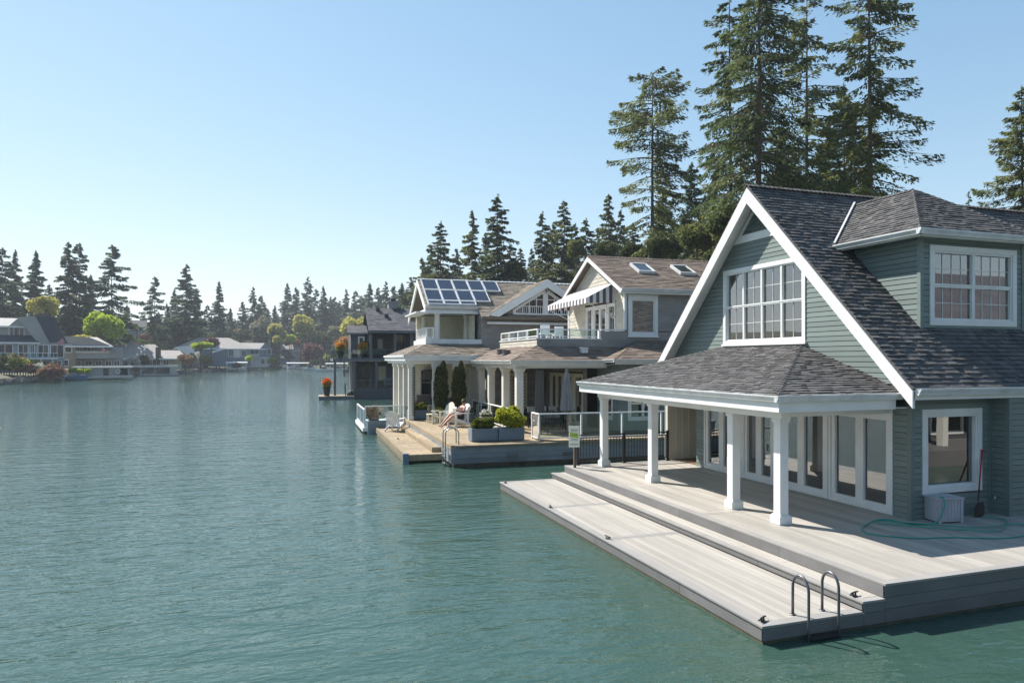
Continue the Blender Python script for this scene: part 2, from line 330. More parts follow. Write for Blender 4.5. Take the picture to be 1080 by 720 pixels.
def window(th, P, a0, a1, b0, b1, cols=1, rows=1, grid=(1, 1), tw=.10, tn=.035, depth=.05, frame='trim', glass='glass', mw=.05, mun=.018, blind=0, sill=False, parent=None, name='window', head=0, gb='blind', grid2=None, bevel=.004):
    """casing, sashes with muntins, a pane, an optional blind behind the glass"""
    f = MB(); O, U, V, N = P
    f.pbox(P, a0, a0+tw, b0, b1, -depth, tn); f.pbox(P, a1-tw, a1, b0, b1, -depth, tn)
    f.pbox(P, a0+tw, a1-tw, b1-tw-head, b1, -depth, tn); f.pbox(P, a0+tw, a1-tw, b0, b0+tw, -depth, tn)
    if sill: f.pbox(P, a0-.04, a1+.04, b0-.04, b0+.03, 0, tn+.05)
    if head: f.pbox(P, a0-.05, a1+.05, b1, b1+.06, 0, tn+.04)
    ia0, ia1, ib0, ib1 = a0+tw, a1-tw, b0+tw, b1-tw-head
    cw = (ia1-ia0)/cols; rh = (ib1-ib0)/rows
    for c in range(cols):
        for r in range(rows):
            x0, x1, y0, y1 = ia0+c*cw, ia0+(c+1)*cw, ib0+r*rh, ib0+(r+1)*rh; n0, n1 = -depth, .012-.012*(r % 2 == 0)*(rows > 1)
            f.pbox(P, x0, x0+mw, y0, y1, n0, n1); f.pbox(P, x1-mw, x1, y0, y1, n0, n1)
            f.pbox(P, x0+mw, x1-mw, y0, y0+mw, n0, n1); f.pbox(P, x0+mw, x1-mw, y1-mw, y1, n0, n1)
            gx, gy = (grid2 if (grid2 and r == rows-1) else grid)
            for i in range(1, gx): x = x0+mw+(x1-x0-2*mw)*i/gx; f.pbox(P, x-mun/2, x+mun/2, y0+mw, y1-mw, -depth+.010, -depth+.022)
            for j in range(1, gy): y = y0+mw+(y1-y0-2*mw)*j/gy; f.pbox(P, x0+mw, x1-mw, y-mun/2, y+mun/2, -depth+.010, -depth+.021)
    w_ = th.part(name, f, frame, parent, bevel=bevel)
    g = MB(); g.pbox(P, ia0, ia1, ib0, ib1, -depth+.002, -depth+.008); th.part('pane', g, glass, w_)
    if blind:
        b = MB(); bh = (ib1-ib0)*blind; k = int(bh/.05)
        for i in range(k): b.pbox(P, ia0+.02, ia1-.02, ib1-(i+1)*.05+.004, ib1-i*.05, -depth-.10, -depth-.075-.01*(i % 2))
        th.part('blind', b, gb, w_)
    return w_
def X3(*a): return Vector(a)

# ------------------------------------------------------------ pixels to places (used once for far things: x in photo pixels, y in photo pixels, distance in metres)
fwd = Vector((math.sin(YAW), math.cos(YAW), 0)); rgt = Vector((math.cos(YAW), -math.sin(YAW), 0))
def at(px, d): return fwd*d+rgt*((px-540)/FPX*d)
def zat(y, d): return H+(HORY-y)/FPX*d

# ------------------------------------------------------------ water and land
def wet(name):
    m, n, l, p = newmat(name)
    tc = n.new('ShaderNodeTexCoord'); mp = n.new('ShaderNodeMapping'); mp.inputs['Rotation'].default_value = (0, 0, R(22)); mp.inputs['Scale'].default_value = (.55, 1.5, 1)
    l.new(tc.outputs['Object'], mp.inputs[0])
    def noise(sc, det, src=mp, dist=0.):
        t = n.new('ShaderNodeTexNoise'); t.inputs['Scale'].default_value = sc; t.inputs['Detail'].default_value = det; t.inputs['Distortion'].default_value = dist; l.new(src.outputs[0], t.inputs[0]); return t.outputs[0]
    a = noise(1.1, 3, dist=.4); b = noise(3.6, 3, dist=.6); c = noise(9., 2)
    def mul(x, k): q = n.new('ShaderNodeMath'); q.operation = 'MULTIPLY'; l.new(x, q.inputs[0]); q.inputs[1].default_value = k; return q.outputs[0]
    def add(x, y): q = n.new('ShaderNodeMath'); l.new(x, q.inputs[0]); l.new(y, q.inputs[1]); return q.outputs[0]
    hgt = add(add(mul(a, .9), mul(b, .38)), mul(c, .13))
    # calm and ruffled patches
    m2 = n.new('ShaderNodeMapping'); m2.inputs['Scale'].default_value = (.02, .055, 1); m2.inputs['Rotation'].default_value = (0, 0, R(15)); l.new(tc.outputs['Object'], m2.inputs[0])
    pa = noise(1.0, 3, m2); mr = n.new('ShaderNodeMapRange'); mr.inputs[1].default_value = .35; mr.inputs[2].default_value = .65; mr.inputs[3].default_value = .5; mr.inputs[4].default_value = 1.0; l.new(pa, mr.inputs[0])
    bp = n.new('ShaderNodeBump'); bp.inputs['Distance'].default_value = WAVE; l.new(hgt, bp.inputs['Height']); l.new(mr.outputs[0], bp.inputs['Strength'])
    l.new(bp.outputs[0], p.inputs['Normal'])
    mx = n.new('ShaderNodeMix'); mx.data_type = 'RGBA'; l.new(pa, mx.inputs[0]); mx.inputs[6].default_value = rgb(WCOL1); mx.inputs[7].default_value = rgb(WCOL2); l.new(mx.outputs[2], p.inputs['Base Color'])
    p.inputs['Roughness'].default_value = .03; p.inputs['IOR'].default_value = 1.6; p.inputs['Specular IOR Level'].default_value = .5
    return m
HAZE = .00026; WAVE = .12; WCOL1 = (.030, .066, .048); WCOL2 = (.035, .078, .064)
mb = MB(); mb.add([(-1500, -1500, 0), (1500, -1500, 0), (1500, 1500, 0), (-1500, 1500, 0)], [(0, 1, 2, 3)])
struct('water', mb.mesh('water', wet('lake_water')))
SH = [(-500, 112), (-120, 108), (-60, 112), (-44.2, 116.9), (-43.8, 136.3), (-41.0, 151.3), (-40.3, 160.6), (-35.6, 187.6), (-28.0, 220.1), (-17.9, 280.8), (3.2, 362), (23.5, 358), (33.5, 321), (36, 250), (30, 150), (22, 105), (20, 88), (24, 60), (27, 40), (30, 14), (48, 8), (48, -260), (700, -260), (700, 900), (-500, 900)]
def sdf(X, Y):
    P = np.array(SH, float); D = np.full(X.shape, 1e9); ins = np.zeros(X.shape, bool); n = len(P)
    for i in range(n):
        a, b = P[i], P[(i+1) % n]; ex, ey = b-a; t = np.clip(((X-a[0])*ex+(Y-a[1])*ey)/(ex*ex+ey*ey), 0, 1)
        if not (i in (n-4, n-3, n-2, n-1)): D = np.minimum(D, np.hypot(X-a[0]-t*ex, Y-a[1]-t*ey))
        c = ((a[1] > Y) != (b[1] > Y)); xi = a[0]+(Y-a[1])*ex/(ey if ey else 1e-9); ins ^= (c & (X < xi))
    return np.where(ins, D, -D)
def ground(X, Y):
    d = sdf(X, Y); h = np.clip(d*.6, -1.5, 1.0)+np.clip(d-14, 0, 160)*.105+np.where(d > 3, np.sin(X*.11)*np.cos(Y*.09)*.5, 0)
    right = (X > 24) & (Y < 110); return np.where(right, np.minimum(h, 2.2), h)
def gz(p): return float(ground(np.array([p[0]]), np.array([p[1]]))[0])
gx = np.concatenate([np.arange(-500, -130, 16), np.arange(-130, 160, 4), np.arange(160, 700, 18)]); gy = np.concatenate([np.arange(-260, 10, 15), np.arange(10, 420, 4), np.arange(420, 900, 20)])
GX, GY = np.meshgrid(gx, gy); GZ = ground(GX, GY); nx, ny = len(gx), len(gy)
idx = np.arange(nx*ny).reshape(ny, nx); F4 = np.stack([idx[:-1, :-1], idx[:-1, 1:], idx[1:, 1:], idx[1:, :-1]], -1).reshape(-1, 4)
V3 = np.stack([GX, GY, GZ], -1).reshape(-1, 3)
o = struct('land', npmesh('land', V3, F4, None, M['land'])); o.data.polygons.foreach_set('use_smooth', [True]*len(o.data.polygons))

# ------------------------------------------------------------ near deck with steps down to the water
def boards(mb, x0, x1, y0, y1, z, along='y', w_=.14, gap=.009, th=.03, zj=.0015, maxl=None):
    a0, a1 = (x0, x1) if along == 'y' else (y0, y1); n = max(1, round((a1-a0)/w_)); ww = (a1-a0)/n
    l0, l1 = (y0, y1) if along == 'y' else (x0, x1)
    for i in range(n):
        cuts = [l0]; 
        if maxl:
            c = l0+maxl*random.uniform(.2, 1)
            while c < l1-.4: cuts.append(c); c += maxl
        cuts.append(l1)
        for p, q in zip(cuts[:-1], cuts[1:]):
            zz = z+random.uniform(-zj, 0); s0 = a0+i*ww+gap/2; s1 = a0+(i+1)*ww-gap/2
            if along == 'y': mb.box(s0, s1, p+.002, q-.002, zz-th, zz)
            else: mb.box(p+.002, q-.002, s0, s1, zz-th, zz)
D = .645
dk = T('floating_deck', 'grey composite deck in three levels with hooped ladder, in front of the green house', 'deck', (8.88, 14.5, 0))
mb = MB()
for (a, b) in ((8.41, 13.2), (13.48, 16.8), (17.08, 20.85)): boards(mb, 9.02, 10.3, a, b, D)
for (a, b) in ((13.2, 13.48), (16.8, 17.08)): boards(mb, 9.02, 10.3, a, b, D, 'x')
boards(mb, 10.3, 17.6, 8.41, 20.85, D, maxl=4.9); boards(mb, 17.6, 30, 8.41, 11.2, D)
up = dk.part('upper_level', mb, 'deck', bevel=.002)
mb = MB(); mb.box(8.86, 9.02, 8.25, 20.87, D-.034, D+.003); mb.box(9.02, 30, 8.25, 8.41, D-.034, D+.002); dk.part('border_board', mb, 'decktrim', up, bevel=.004)
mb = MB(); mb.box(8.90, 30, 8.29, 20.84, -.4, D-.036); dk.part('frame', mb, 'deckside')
mb = MB(); boards(mb, 8.56, 8.88, 8.40, 20.9, .42, maxl=6)
st = dk.part('step', mb, 'deck', bevel=.002)
mb = MB(); mb.box(8.42, 8.56, 8.25, 20.93, .386, .423); mb.box(8.56, 8.86, 8.25, 8.39, .386, .422); dk.part('border_board', mb, 'decktrim', st, bevel=.004)
mb = MB(); mb.box(8.46, 8.88, 8.29, 20.9, -.4, .385); dk.part('frame', mb, 'deckside', st)
mb = MB()
for (a, b) in ((8.42, 13.25), (13.47, 16.55), (16.77, 20.52)): boards(mb, 6.75, 8.42, a, b, .27)
lo = dk.part('lower_level', mb, 'deck', bevel=.002)
mb = MB()
for (a, b) in ((13.25, 13.47), (16.55, 16.77)): boards(mb, 6.75, 8.42, a, b, .27, 'x', .11)
mb.box(6.58, 6.75, 8.25, 20.68, .236, .273); mb.box(6.75, 8.42, 8.25, 8.42, .236, .272); mb.box(6.75, 8.42, 20.52, 20.68, .236, .272)
dk.part('border_board', mb, 'decktrim', lo, bevel=.004)
mb = MB(); mb.box(6.62, 8.46, 8.29, 20.64, -.4, .235); dk.part('frame', mb, 'deckside', lo)
mb = MB()   # fascia boards on the sides
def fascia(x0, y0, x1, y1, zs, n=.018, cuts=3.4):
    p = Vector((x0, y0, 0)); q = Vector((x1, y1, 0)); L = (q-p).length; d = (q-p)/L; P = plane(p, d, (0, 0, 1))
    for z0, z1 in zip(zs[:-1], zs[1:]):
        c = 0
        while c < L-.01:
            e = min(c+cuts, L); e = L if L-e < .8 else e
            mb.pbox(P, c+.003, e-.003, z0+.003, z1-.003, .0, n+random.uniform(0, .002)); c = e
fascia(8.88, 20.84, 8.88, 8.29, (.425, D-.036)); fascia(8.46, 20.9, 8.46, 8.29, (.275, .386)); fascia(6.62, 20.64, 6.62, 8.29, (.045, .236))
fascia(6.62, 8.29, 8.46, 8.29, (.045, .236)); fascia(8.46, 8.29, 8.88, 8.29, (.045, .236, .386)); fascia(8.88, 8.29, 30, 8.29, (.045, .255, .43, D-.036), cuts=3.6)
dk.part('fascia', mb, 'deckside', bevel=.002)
mb = MB(); mb.box(6.612, 8.9, 8.283, 20.65, -.3, .045); mb.box(8.9, 30, 8.283, 20.6, -.3, .045); dk.part('waterline_stain', mb, 'waterline')
def cleat(mb, x, y, z, rz=0):
    c, s_ = .75*math.cos(rz), .75*math.sin(rz)
    def q(a, b, h): return (x+a*c-b*s_, y+a*s_+b*c, z+h)
    for a in (-.05, .05): mb.tube([q(a, 0, 0), q(a, 0, .05)], .016, .013, 8)
    mb.tube([q(-.14, 0, .05), q(-.06, 0, .058), q(.06, 0, .058), q(.14, 0, .05)], .013, .013, 8); mb.box(x-.05, x+.05, y-.05, y+.05, z, z+.008)
for (x, y, z, a) in ((6.68, 20.4, .273, 1.57), (6.68, 16.65, .273, 1.4), (6.68, 13.36, .273, 1.7), (6.72, 8.42, .273, .5), (8.5, 8.5, .423, .3)):
    mb = MB(); cleat(mb, x, y, z, a); dk.part('mooring_cleat', mb, 'black', smooth=True)
# ladder: two hooped rails, rungs below
for X in (7.33, 7.88):
    pts = [(X, 8.50, .27), (X, 8.50, .70)]
    for k in range(1, 12): a = math.pi*k/12; pts.append((X, 8.335+.165*math.cos(a), .70+.20*math.sin(a)))
    pts += [(X, 8.17, .70), (X, 8.17, .25), (X, 8.17, -.5)]
    mb = MB(); mb.tube(pts, .021, seg=12); mb.lathe((X, 8.50, .272), [(.045, 0), (.045, .01), (.025, .014)], 12)
    rail = dk.part('ladder_rail', mb, 'darksteel', smooth=True)
mb = MB()
for z in (.03, -.22): mb.box(7.33, 7.88, 8.12, 8.22, z-.02, z+.02)
dk.part('ladder_rung', mb, 'black', bevel=.005)

# ------------------------------------------------------------ the green house
A = T('lake_house', 'green lap-sided house with steep dark gable roof, white trim and pillared porch', 'house', (15, 16.25, D))
WX = 12.9; AP = 16.25; SL = 1.02; EZ = 3.5; EY = 10.9
PW = plane((WX, 0, 0), (0, -1, 0), (0, 0, 1)); PS = plane((0, 11.35, 0), (1, 0, 0), (0, 0, 1))
mb = MB()
courses(mb, PW, [(-21.15, 2.93), (-11.35, 2.93), (-11.35, 3.72), (-AP, 8.72), (-21.15, 3.72)], .125, None, .014, holes=[(-17.94, -14.47, 4.55, 6.78)])
courses(mb, PW, [(-11.82, D), (-11.35, D), (-11.35, 2.93), (-11.82, 2.93)], .125, None, .014)
courses(mb, PW, [(-19.4, D), (-18.98, D), (-18.98, 2.93), (-19.4, 2.93)], .125, None, .014)
courses(mb, PS, [(12.9, D), (15.3, D), (15.3, 3.55), (12.9, 3.55)], .125, None, .014, holes=[(13.22, 14.94, 1.2, 3.0)])
PC = plane((0, 10.95, 0), (1, 0, 0), (0, 0, 1)); PCw = plane((15.28, 0, 0), (0, -1, 0), (0, 0, 1))
courses(mb, PC, [(15.28, D), (24, D), (24, 3.42), (15.28, 3.42)], .125, None, .014)
courses(mb, PCw, [(-11.35, D), (-10.95, D), (-10.95, 3.42), (-11.35, 3.42)], .125, None, .014)
PR = plane((14.05, 0, 0), (0, -1, 0), (0, 0, 1)); courses(mb, PR, [(-21, D), (-19.4, D), (-19.4, 3.0), (-21, 3.0)], .125, None, .014)
PD = plane((0, 12.2, 0), (1, 0, 0), (0, 0, 1)); PDw = plane((14.15, 0, 0), (0, -1, 0), (0, 0, 1))
courses(mb, PD, [(14.15, 4.72), (17.5, 4.72), (17.5, 6.95), (14.15, 6.95)], .125, None, .014, holes=[(14.44, 17.23, 4.92, 6.76)])
courses(mb, PDw, [(-14.36, 6.98), (-12.2, 4.78), (-12.2, 6.98)], .125, None, .014)
courses(mb, plane((17.5, 0, 0), (0, 1, 0), (0, 0, 1)), [(12.2, 4.78), (14.36, 6.98), (12.2, 6.98)], .125, None, .014)
wl = A.part('siding', mb, 'siding')
mb = MB()   # corner boards
for q in ((12.872, 12.97, 11.322, 11.42, D, 3.6), (15.252, 15.35, 10.922, 11.02, D, 3.42), (14.122, 14.22, 12.172, 12.27, 4.72, 6.97), (17.43, 17.528, 12.172, 12.27, 4.75, 6.97), (15.18, 15.28, 11.322, 11.36, D, 3.5)):
    mb = MB(); mb.box(*q); A.part('corner_board', mb, 'siding', wl, bevel=.003)
mb = MB(); mb.box(12.86, 19, 21.15, 21.3, D, 3.7); mb.box(13, 13.12, 19.4, 19.5, D, 3); mb.box(13.0, 14.1, 19.4, 19.48, D, 3.0); A.part('north_wall', mb, 'siding')
# inside
mb = MB(); mb.box(12.95, 24, 11.4, 21.1, .55, .66); rf = A.part('room_floor', mb, 'roomfloor')
mb = MB(); mb.box(18.6, 18.7, 11.45, 21.1, .66, 3.2); mb.box(18.5, 18.6, 13.5, 19, 4.4, 6.4); mb.box(12.95, 18.6, 11.42, 21.1, 3.1, 3.2); mb.box(13.0, 18.6, 12.5, 20.0, 4.3, 4.4); mb.box(12.98, 18.6, 20.98, 21.08, .66, 3.1)
mb.box(15.5, 18.6, 11.42, 11.5, .66, 3.1); mb.box(15.3, 18.6, 15.2, 15.3, .66, 3.1); mb.box(14.2, 14.7, 17.5, 17.6, .66, 3.1); mb.box(14.6, 18.6, 14.2, 14.3, 4.4, 6.8); A.part('interior', mb, 'room')
mb = MB(); mb.box(15.2, 15.35, 13.9, 14.1, .66, 3.1); mb.box(16.8, 18.6, 12.2, 13.0, .66, 1.55); mb.box(16.2, 18.6, 16.5, 18.4, .66, 1.1); A.part('kitchen_island', mb, 'white')
mb = MB(); mb.box(14.3, 14.42, 13.2, 13.3, .66, 3.1); mb.box(14.9, 16.9, 14.6, 14.8, .66, 2.5); A.part('interior_column', mb, 'ivory')
mb = MB(); mb.box(13.7, 14.9, 12.6, 13.3, .66, 1.5); A.part('sofa', mb, 'rust')
mb = MB(); mb.box(15.3, 18.5, 15.05, 15.19, .66, 2.95); mb.box(18.42, 18.58, 11.5, 15.0, .66, 2.95); A.part('room_shade_sheet', mb, 'charcoal')  # charcoal sheets added before the room walls, painting the interior's shade
mb = MB(); mb.box(18.3, 18.41, 12.3, 12.5, .66, 2.9); mb.box(18.3, 18.41, 13.9, 14.3, .66, 2.9); mb.box(16.0, 16.2, 14.9, 15.04, .66, 2.9); A.part('inner_door_frame', mb, 'ivory')
# roof
r1, P1 = roofplane(A, [(12.45, EY, EZ), (30, EY, EZ), (30, AP, 8.957), (12.45, AP, 8.957)], 'shingle', .135, .19, .026, .10)
roofplane(A, [(30, 21.6, EZ), (12.45, 21.6, EZ), (12.45, AP, 8.957), (30, AP, 8.957)], 'shingle', .2, .4, .02, .10)
cap(A, (12.43, AP, 8.98), (24, AP, 8.98), 'shingle', r1)
PK = plane((12.45, 0, 0), (0, -1, 0), (0, 0, 1))
for s_ in (1, -1):
    yf = AP-s_*5.35; mb = MB(); poly = [(-AP, 8.90), (-AP, 8.47), (-yf, 3.08), (-yf, 3.44)]
    mb.pprism(PK, poly, -.045, .02)
    A.part('bargeboard', mb, 'trim', bevel=.004)
    mb = MB(); n_ = Vector((0, -s_*SL, 1)).normalized()
    for k in range(3): x0 = 12.49+k*.14; mb.slab([Vector(p)-n_*.115 for p in ((x0, AP, 8.957), (x0+.135, AP, 8.957), (x0+.135, yf, EZ), (x0, yf, EZ))], -n_*.02)
    A.part('soffit', mb, 'trim')
mb = MB(); mb.box(12.5, 30, 10.93, 11.35, 3.36, 3.385); mb.box(12.47, 30, 10.90, 10.94, 3.26, 3.46); A.part('eave_fascia', mb, 'trim')
gutter(A, (12.5, 10.9, 3.5), (30, 10.9, 3.5), (0, -1, 0), sc=1.15)
# gable vent
PV = PW; mb = MB()
mb.pprism(PV, [(-17.42, 7.50), (-15.08, 7.50), (-15.30, 7.72), (-17.20, 7.72)], .0, .045); mb.pprism(PV, [(-17.20, 7.72), (-17.07, 7.72), (-16.25, 8.53), (-16.25, 8.66)], .0, .045); mb.pprism(PV, [(-15.43, 7.72), (-15.30, 7.72), (-16.25, 8.66), (-16.25, 8.53)], .0, .045)
vt = A.part('gable_vent', mb, 'trim', bevel=.004)
mb = MB()
for i in range(12):
    z = 7.735+i*.064; h = 8.50-z-.03
    if h > .03: O_, U_, V_, N_ = PV; q = [O_+U_*(-AP-h)+V_*z+N_*.035, O_+U_*(-AP+h)+V_*z+N_*.035, O_+U_*(-AP+h-.04)+V_*(z+.045)+N_*.004, O_+U_*(-AP-h+.04)+V_*(z+.045)+N_*.004]; mb.slab(q, N_*.008)
A.part('louvre', mb, 'siding', vt)
window(A, PW, -17.94, -14.47, 4.53, 6.79, 4, 2, (2, 2), tw=.125, mw=.035, mun=.013, depth=.07)
window(A, PS, 13.2, 14.96, 1.18, 3.02, 1, 1, (1, 1), tw=.12, mw=.06, depth=.08, blind=.12)
window(A, PD, 14.42, 17.25, 4.90, 6.78, 2, 2, (4, 2), tw=.13, mw=.045, mun=.016, depth=.07, blind=.45)
mb = MB(); mb.pbox(PW, -17.98, -14.43, 4.50, 4.56, .0, .075); A.part('window_sill', mb, 'trim', bevel=.004)
for (a, b, n) in ((-13.68, -11.80, 2), (-15.62, -13.70, 2), (-17.02, -15.64, 2), (-18.95, -17.20, 2)):
    g = window(A, PW, a, b, D+.01, 2.93, n, 1, (1, 1), tw=.075, mw=.115, depth=.06, name='french_door')
mb = MB(); mb.pbox(PW, -15.92, -15.89, 1.58, 1.76, .02, .06); A.part('handle', mb, 'darksteel', g)
mb = MB(); mb.pbox(PW, -17.20, -17.02, D, 2.93, -.02, .03); mb.pbox(PW, -18.98, -11.8, 2.93, 3.03, 0, .04); A.part('door_casing', mb, 'trim', bevel=.003)
# dormer roof
e = (13.75, 11.85, 7.05); pk = (15.96, 13.98, 8.60)
r2, _ = roofplane(A, [(13.75, 14.40, 7.05), e, pk, (15.96, 15.92, 8.60)], 'shingle', .135, .19, .024, .08, name='dormer_roof')
roofplane(A, [e, (17.9, 11.85, 7.05), pk], 'shingle', .135, .19, .024, .08, name='dormer_roof')
roofplane(A, [(17.9, 11.85, 7.05), (17.9, 14.40, 7.05), (15.96, 15.92, 8.60), pk], 'shingle', .135, .19, .024, .08, name='dormer_roof')
cap(A, e, pk, 'shingle', r2); cap(A, (17.9, 11.85, 7.05), pk, 'shingle', r2); cap(A, pk, (15.96, 15.9, 8.6), 'shingle', r2)
mb = MB(); mb.box(13.79, 17.86, 11.89, 12.2, 6.95, 6.97); mb.box(13.79, 14.15, 12.2, 14.3, 6.95, 6.97); mb.box(13.76, 17.89, 11.86, 11.9, 6.9, 7.02); mb.box(13.76, 13.8, 11.9, 14.34, 6.9, 7.02); A.part('dormer_soffit', mb, 'trim')
gutter(A, (13.63, 11.86, 7.06), (18.02, 11.86, 7.06), (0, -1, 0)); gutter(A, (13.76, 14.38, 7.06), (13.76, 11.75, 7.06), (-1, 0, 0))
mb = MB(); mb.bar((13.77, 14.42, 7.10), (15.96, 15.94, 8.65), .05, .10); A.part('flashing', mb, 'gutter')
# porch
ec = (9.45, 11.36, 3.36); nw = (9.45, 21.0, 3.36); ta = (12.9, 14.62, 4.47); tb = (12.9, 17.98, 4.47)
r3, _ = roofplane(A, [nw, ec, ta, tb], 'shingle', .135, .19, .024, .08, name='porch_roof')
roofplane(A, [ec, (12.9, 11.36, 3.36), ta], 'shingle', .135, .19, .024, .08, name='porch_roof')
roofplane(A, [(12.9, 21.0, 3.36), nw, tb], 'shingle', .135, .19, .024, .08, name='porch_roof')
cap(A, ec, ta, 'shingle', r3); cap(A, nw, tb, 'shingle', r3)
gutter(A, (9.47, 21.02, 3.38), (9.47, 11.25, 3.38), (-1, 0, 0)); gutter(A, (9.35, 11.37, 3.38), (12.62, 11.37, 3.38), (0, -1, 0))
mb = MB(); mb.box(9.46, 9.50, 11.36, 21.0, 3.04, 3.30); mb.box(9.50, 12.5, 11.37, 11.41, 3.04, 3.30); mb.box(9.50, 12.9, 20.95, 20.99, 3.04, 3.30)
mb.box(9.50, 12.88, 11.41, 20.95, 3.05, 3.075); mb.box(9.93, 10.17, 11.85, 20.6, 2.86, 3.05); mb.box(10.17, 12.87, 11.85, 12.05, 2.90, 3.05); A.part('porch_beam', mb, 'trim', bevel=.003)
for y in (20.38, 17.28, 13.62, 12.02):
    x = 10.06; mb = MB(); mb.box(x-.105, x+.105, y-.105, y+.105, D, 2.86)
    p_ = A.part('porch_post', mb, 'trim', bevel=.006)
    mb = MB(); mb.box(x-.155, x+.155, y-.155, y+.155, D+.002, D+.17); mb.box(x-.13, x+.13, y-.13, y+.13, D+.17, D+.20); A.part('post_base', mb, 'trim', p_, bevel=.005); mb = MB(); mb.box(x-.13, x+.13, y-.13, y+.13, 2.78, 2.858); A.part('post_cap', mb, 'trim', p_, bevel=.005)
mb = MB(); PN = plane((0, 20.9, 0), (1, 0, 0), (0, 0, 1)); mb.pbox(PN, 12.86, 14.05, D, 3.04, -.05, 0)
for x in (13.1, 13.35, 13.6, 13.85): mb.pbox(PN, x-.02, x+.02, D, 2.9, 0, .015)
mb.pbox(PN, 12.72, 12.86, D, 3.04, -.1, .03); mb.pbox(PN, 12.86, 14.05, 2.88, 3.04, 0, .02); A.part('privacy_panel', mb, 'cream', bevel=.003)
mb = MB(); mb.tube([(15.2, 11.15, 1.05), (15.13, 11.15, 1.05), (15.11, 11.15, 1.0)], .018, seg=8); mb.lathe((15.14, 11.15, 1.06), [(.035, 0), (.035, .012)], 10); A.part('tap', mb, 'steel')

# black railing along the far side of the near deck
F_ = T('metal_fence', 'black metal picket railing at the far side of the grey deck', 'fence', (11, 20.8, D))
mb = MB()
for x in (9.30, 11.0, 12.66): mb.box(x-.035, x+.035, 20.745, 20.815, D, D+1.03); mb.box(x-.06, x+.06, 20.72, 20.84, D, D+.03)
po = F_.part('fence_post', mb, 'black')
mb = MB(); mb.box(9.3, 12.66, 20.755, 20.805, D+.95, D+.99); mb.box(9.3, 12.66, 20.765, 20.795, D+.86, D+.885); mb.box(9.3, 12.66, 20.765, 20.795, D+.09, D+.12); mb.box(8.95, 9.3, 20.755, 20.805, D+.95, D+.99)
F_.part('rail', mb, 'black')
mb = MB(); x = 9.4
while x < 12.62: mb.box(x-.008, x+.008, 20.772, 20.788, D+.1, D+.87); x += .11
F_.part('picket', mb, 'black')

# small sign on a post
sg = T('notice_sign', 'small white and lime-green sign on a brown post at the corner of the grey deck', 'sign', (9.0, 20.3, D), rz=0)
mb = MB(); mb.box(8.965, 9.035, 20.3, 20.37, D, D+1.12); sg.part('post', mb, M['bark'])
PSg = plane((8.98, 20.285, 0), Vector((.97, -.24, 0)), (0, 0, 1)); mb = MB(); mb.pbox(PSg, -.19, .15, D+.66, D+1.34, 0, .02); sg.part('board', mb, 'signw')
mb = MB(); mb.pprism(PSg, [(-.16, D+.99), (.11, D+.95), (.11, D+1.10), (-.16, D+1.14)], .02, .026); sg.part('green_panel', mb, 'signg')
mb = MB()
for (z, a, b, h) in ((1.22, -.14, .10, .03), (1.17, -.12, .08, .02), (.92, -.13, .10, .018), (.88, -.11, .09, .018), (.75, -.15, .12, .035)):
    x = a
    while x < b: d = random.uniform(.015, .04); mb.pbox(PSg, x, min(x+d, b), D+z-h/2, D+z+h/2, .02, .024); x += d+.01
for x in (-.10, -.05, .0, .04): mb.pbox(PSg, x, x+.03, D+1.03, D+1.065, .026, .029)
sg.part('lettering', mb, 'signt')

# storage bin, hose, shovel
bn = T('storage_bin', 'grey plastic hose bin on the deck below the big ground-floor window', 'storage bin', (13.55, 10.98, D))
PB = plane((13.16, 10.93, D), Vector((.80, -.13, 0)), (0, 0, 1)); mb = MB(); mb.pbox(PB, .02, .60, .03, .49, -.40, 0)
for x in (.02, .54): mb.pbox(PB, x, x+.06, 0, .49, -.02, .02)
for i in range(6): mb.pbox(PB, .10+i*.075, .16+i*.075, .07, .45, 0, .008)
bn.part('body', mb, 'bin', bevel=.008)
mb = MB(); mb.pbox(PB, -.005, .625, .492, .54, -.42, .025); mb.pbox(PB, .05, .56, .54, .555, -.36, -.03); bn.part('lid', mb, 'bin', bevel=.01)
def smooth(pts, n=6):
    P = [Vector(p) for p in pts]; out = []
    for i in range(len(P)-1):
        a, b, c, d = P[max(i-1, 0)], P[i], P[i+1], P[min(i+2, len(P)-1)]
        for k in range(n): t = k/n; out.append(.5*((2*b)+(c-a)*t+(2*a-5*b+4*c-d)*t*t+(3*b-a-3*c+d)*t**3))
    out.append(P[-1]); return out
h1 = [(13.28, 10.98, 1.2), (13.24, 10.86, 1.19), (13.2, 10.82, 1.0), (13.1, 10.85, .76)]+[(x, y, D+.016) for x, y in ((12.95, 10.92), (12.64, 11.0), (12.5, 11.22), (12.45, 11.50), (12.15, 11.55), (11.45, 11.2), (11.1, 10.85), (11.15, 10.55), (11.64, 10.15), (12.31, 9.98), (12.85, 9.74), (13.28, 9.60), (13.9, 9.62), (14.6, 9.75), (15.6, 9.7), (17, 9.9))]
h2 = [(x, y, D+.04) for x, y in ((14.5, 10.98), (14.7, 10.80), (14.68, 10.60), (14.46, 10.41), (13.8, 10.04), (13.45, 10.0), (13.07, 10.21), (12.75, 10.44), (12.2, 10.95), (11.9, 11.25), (12.1, 11.42), (12.4, 11.15), (12.9, 10.75), (13.3, 10.38), (13.8, 10.28), (14.3, 10.32), (14.8, 10.15), (15.6, 10.2), (17, 10.5))]
mb = MB(); mb.tube(smooth(h1), .013, seg=8); mb.tube(smooth(h2), .013, seg=8); me = mb.mesh('garden_hose', M['hose'], (12.5, 10.6, D), True)
o = bpy.data.objects.new('garden_hose', me); C.objects.link(o); o.location = (12.5, 10.6, D); o['label'] = 'green garden hose looped on the grey deck in the shade'; o['category'] = 'hose'
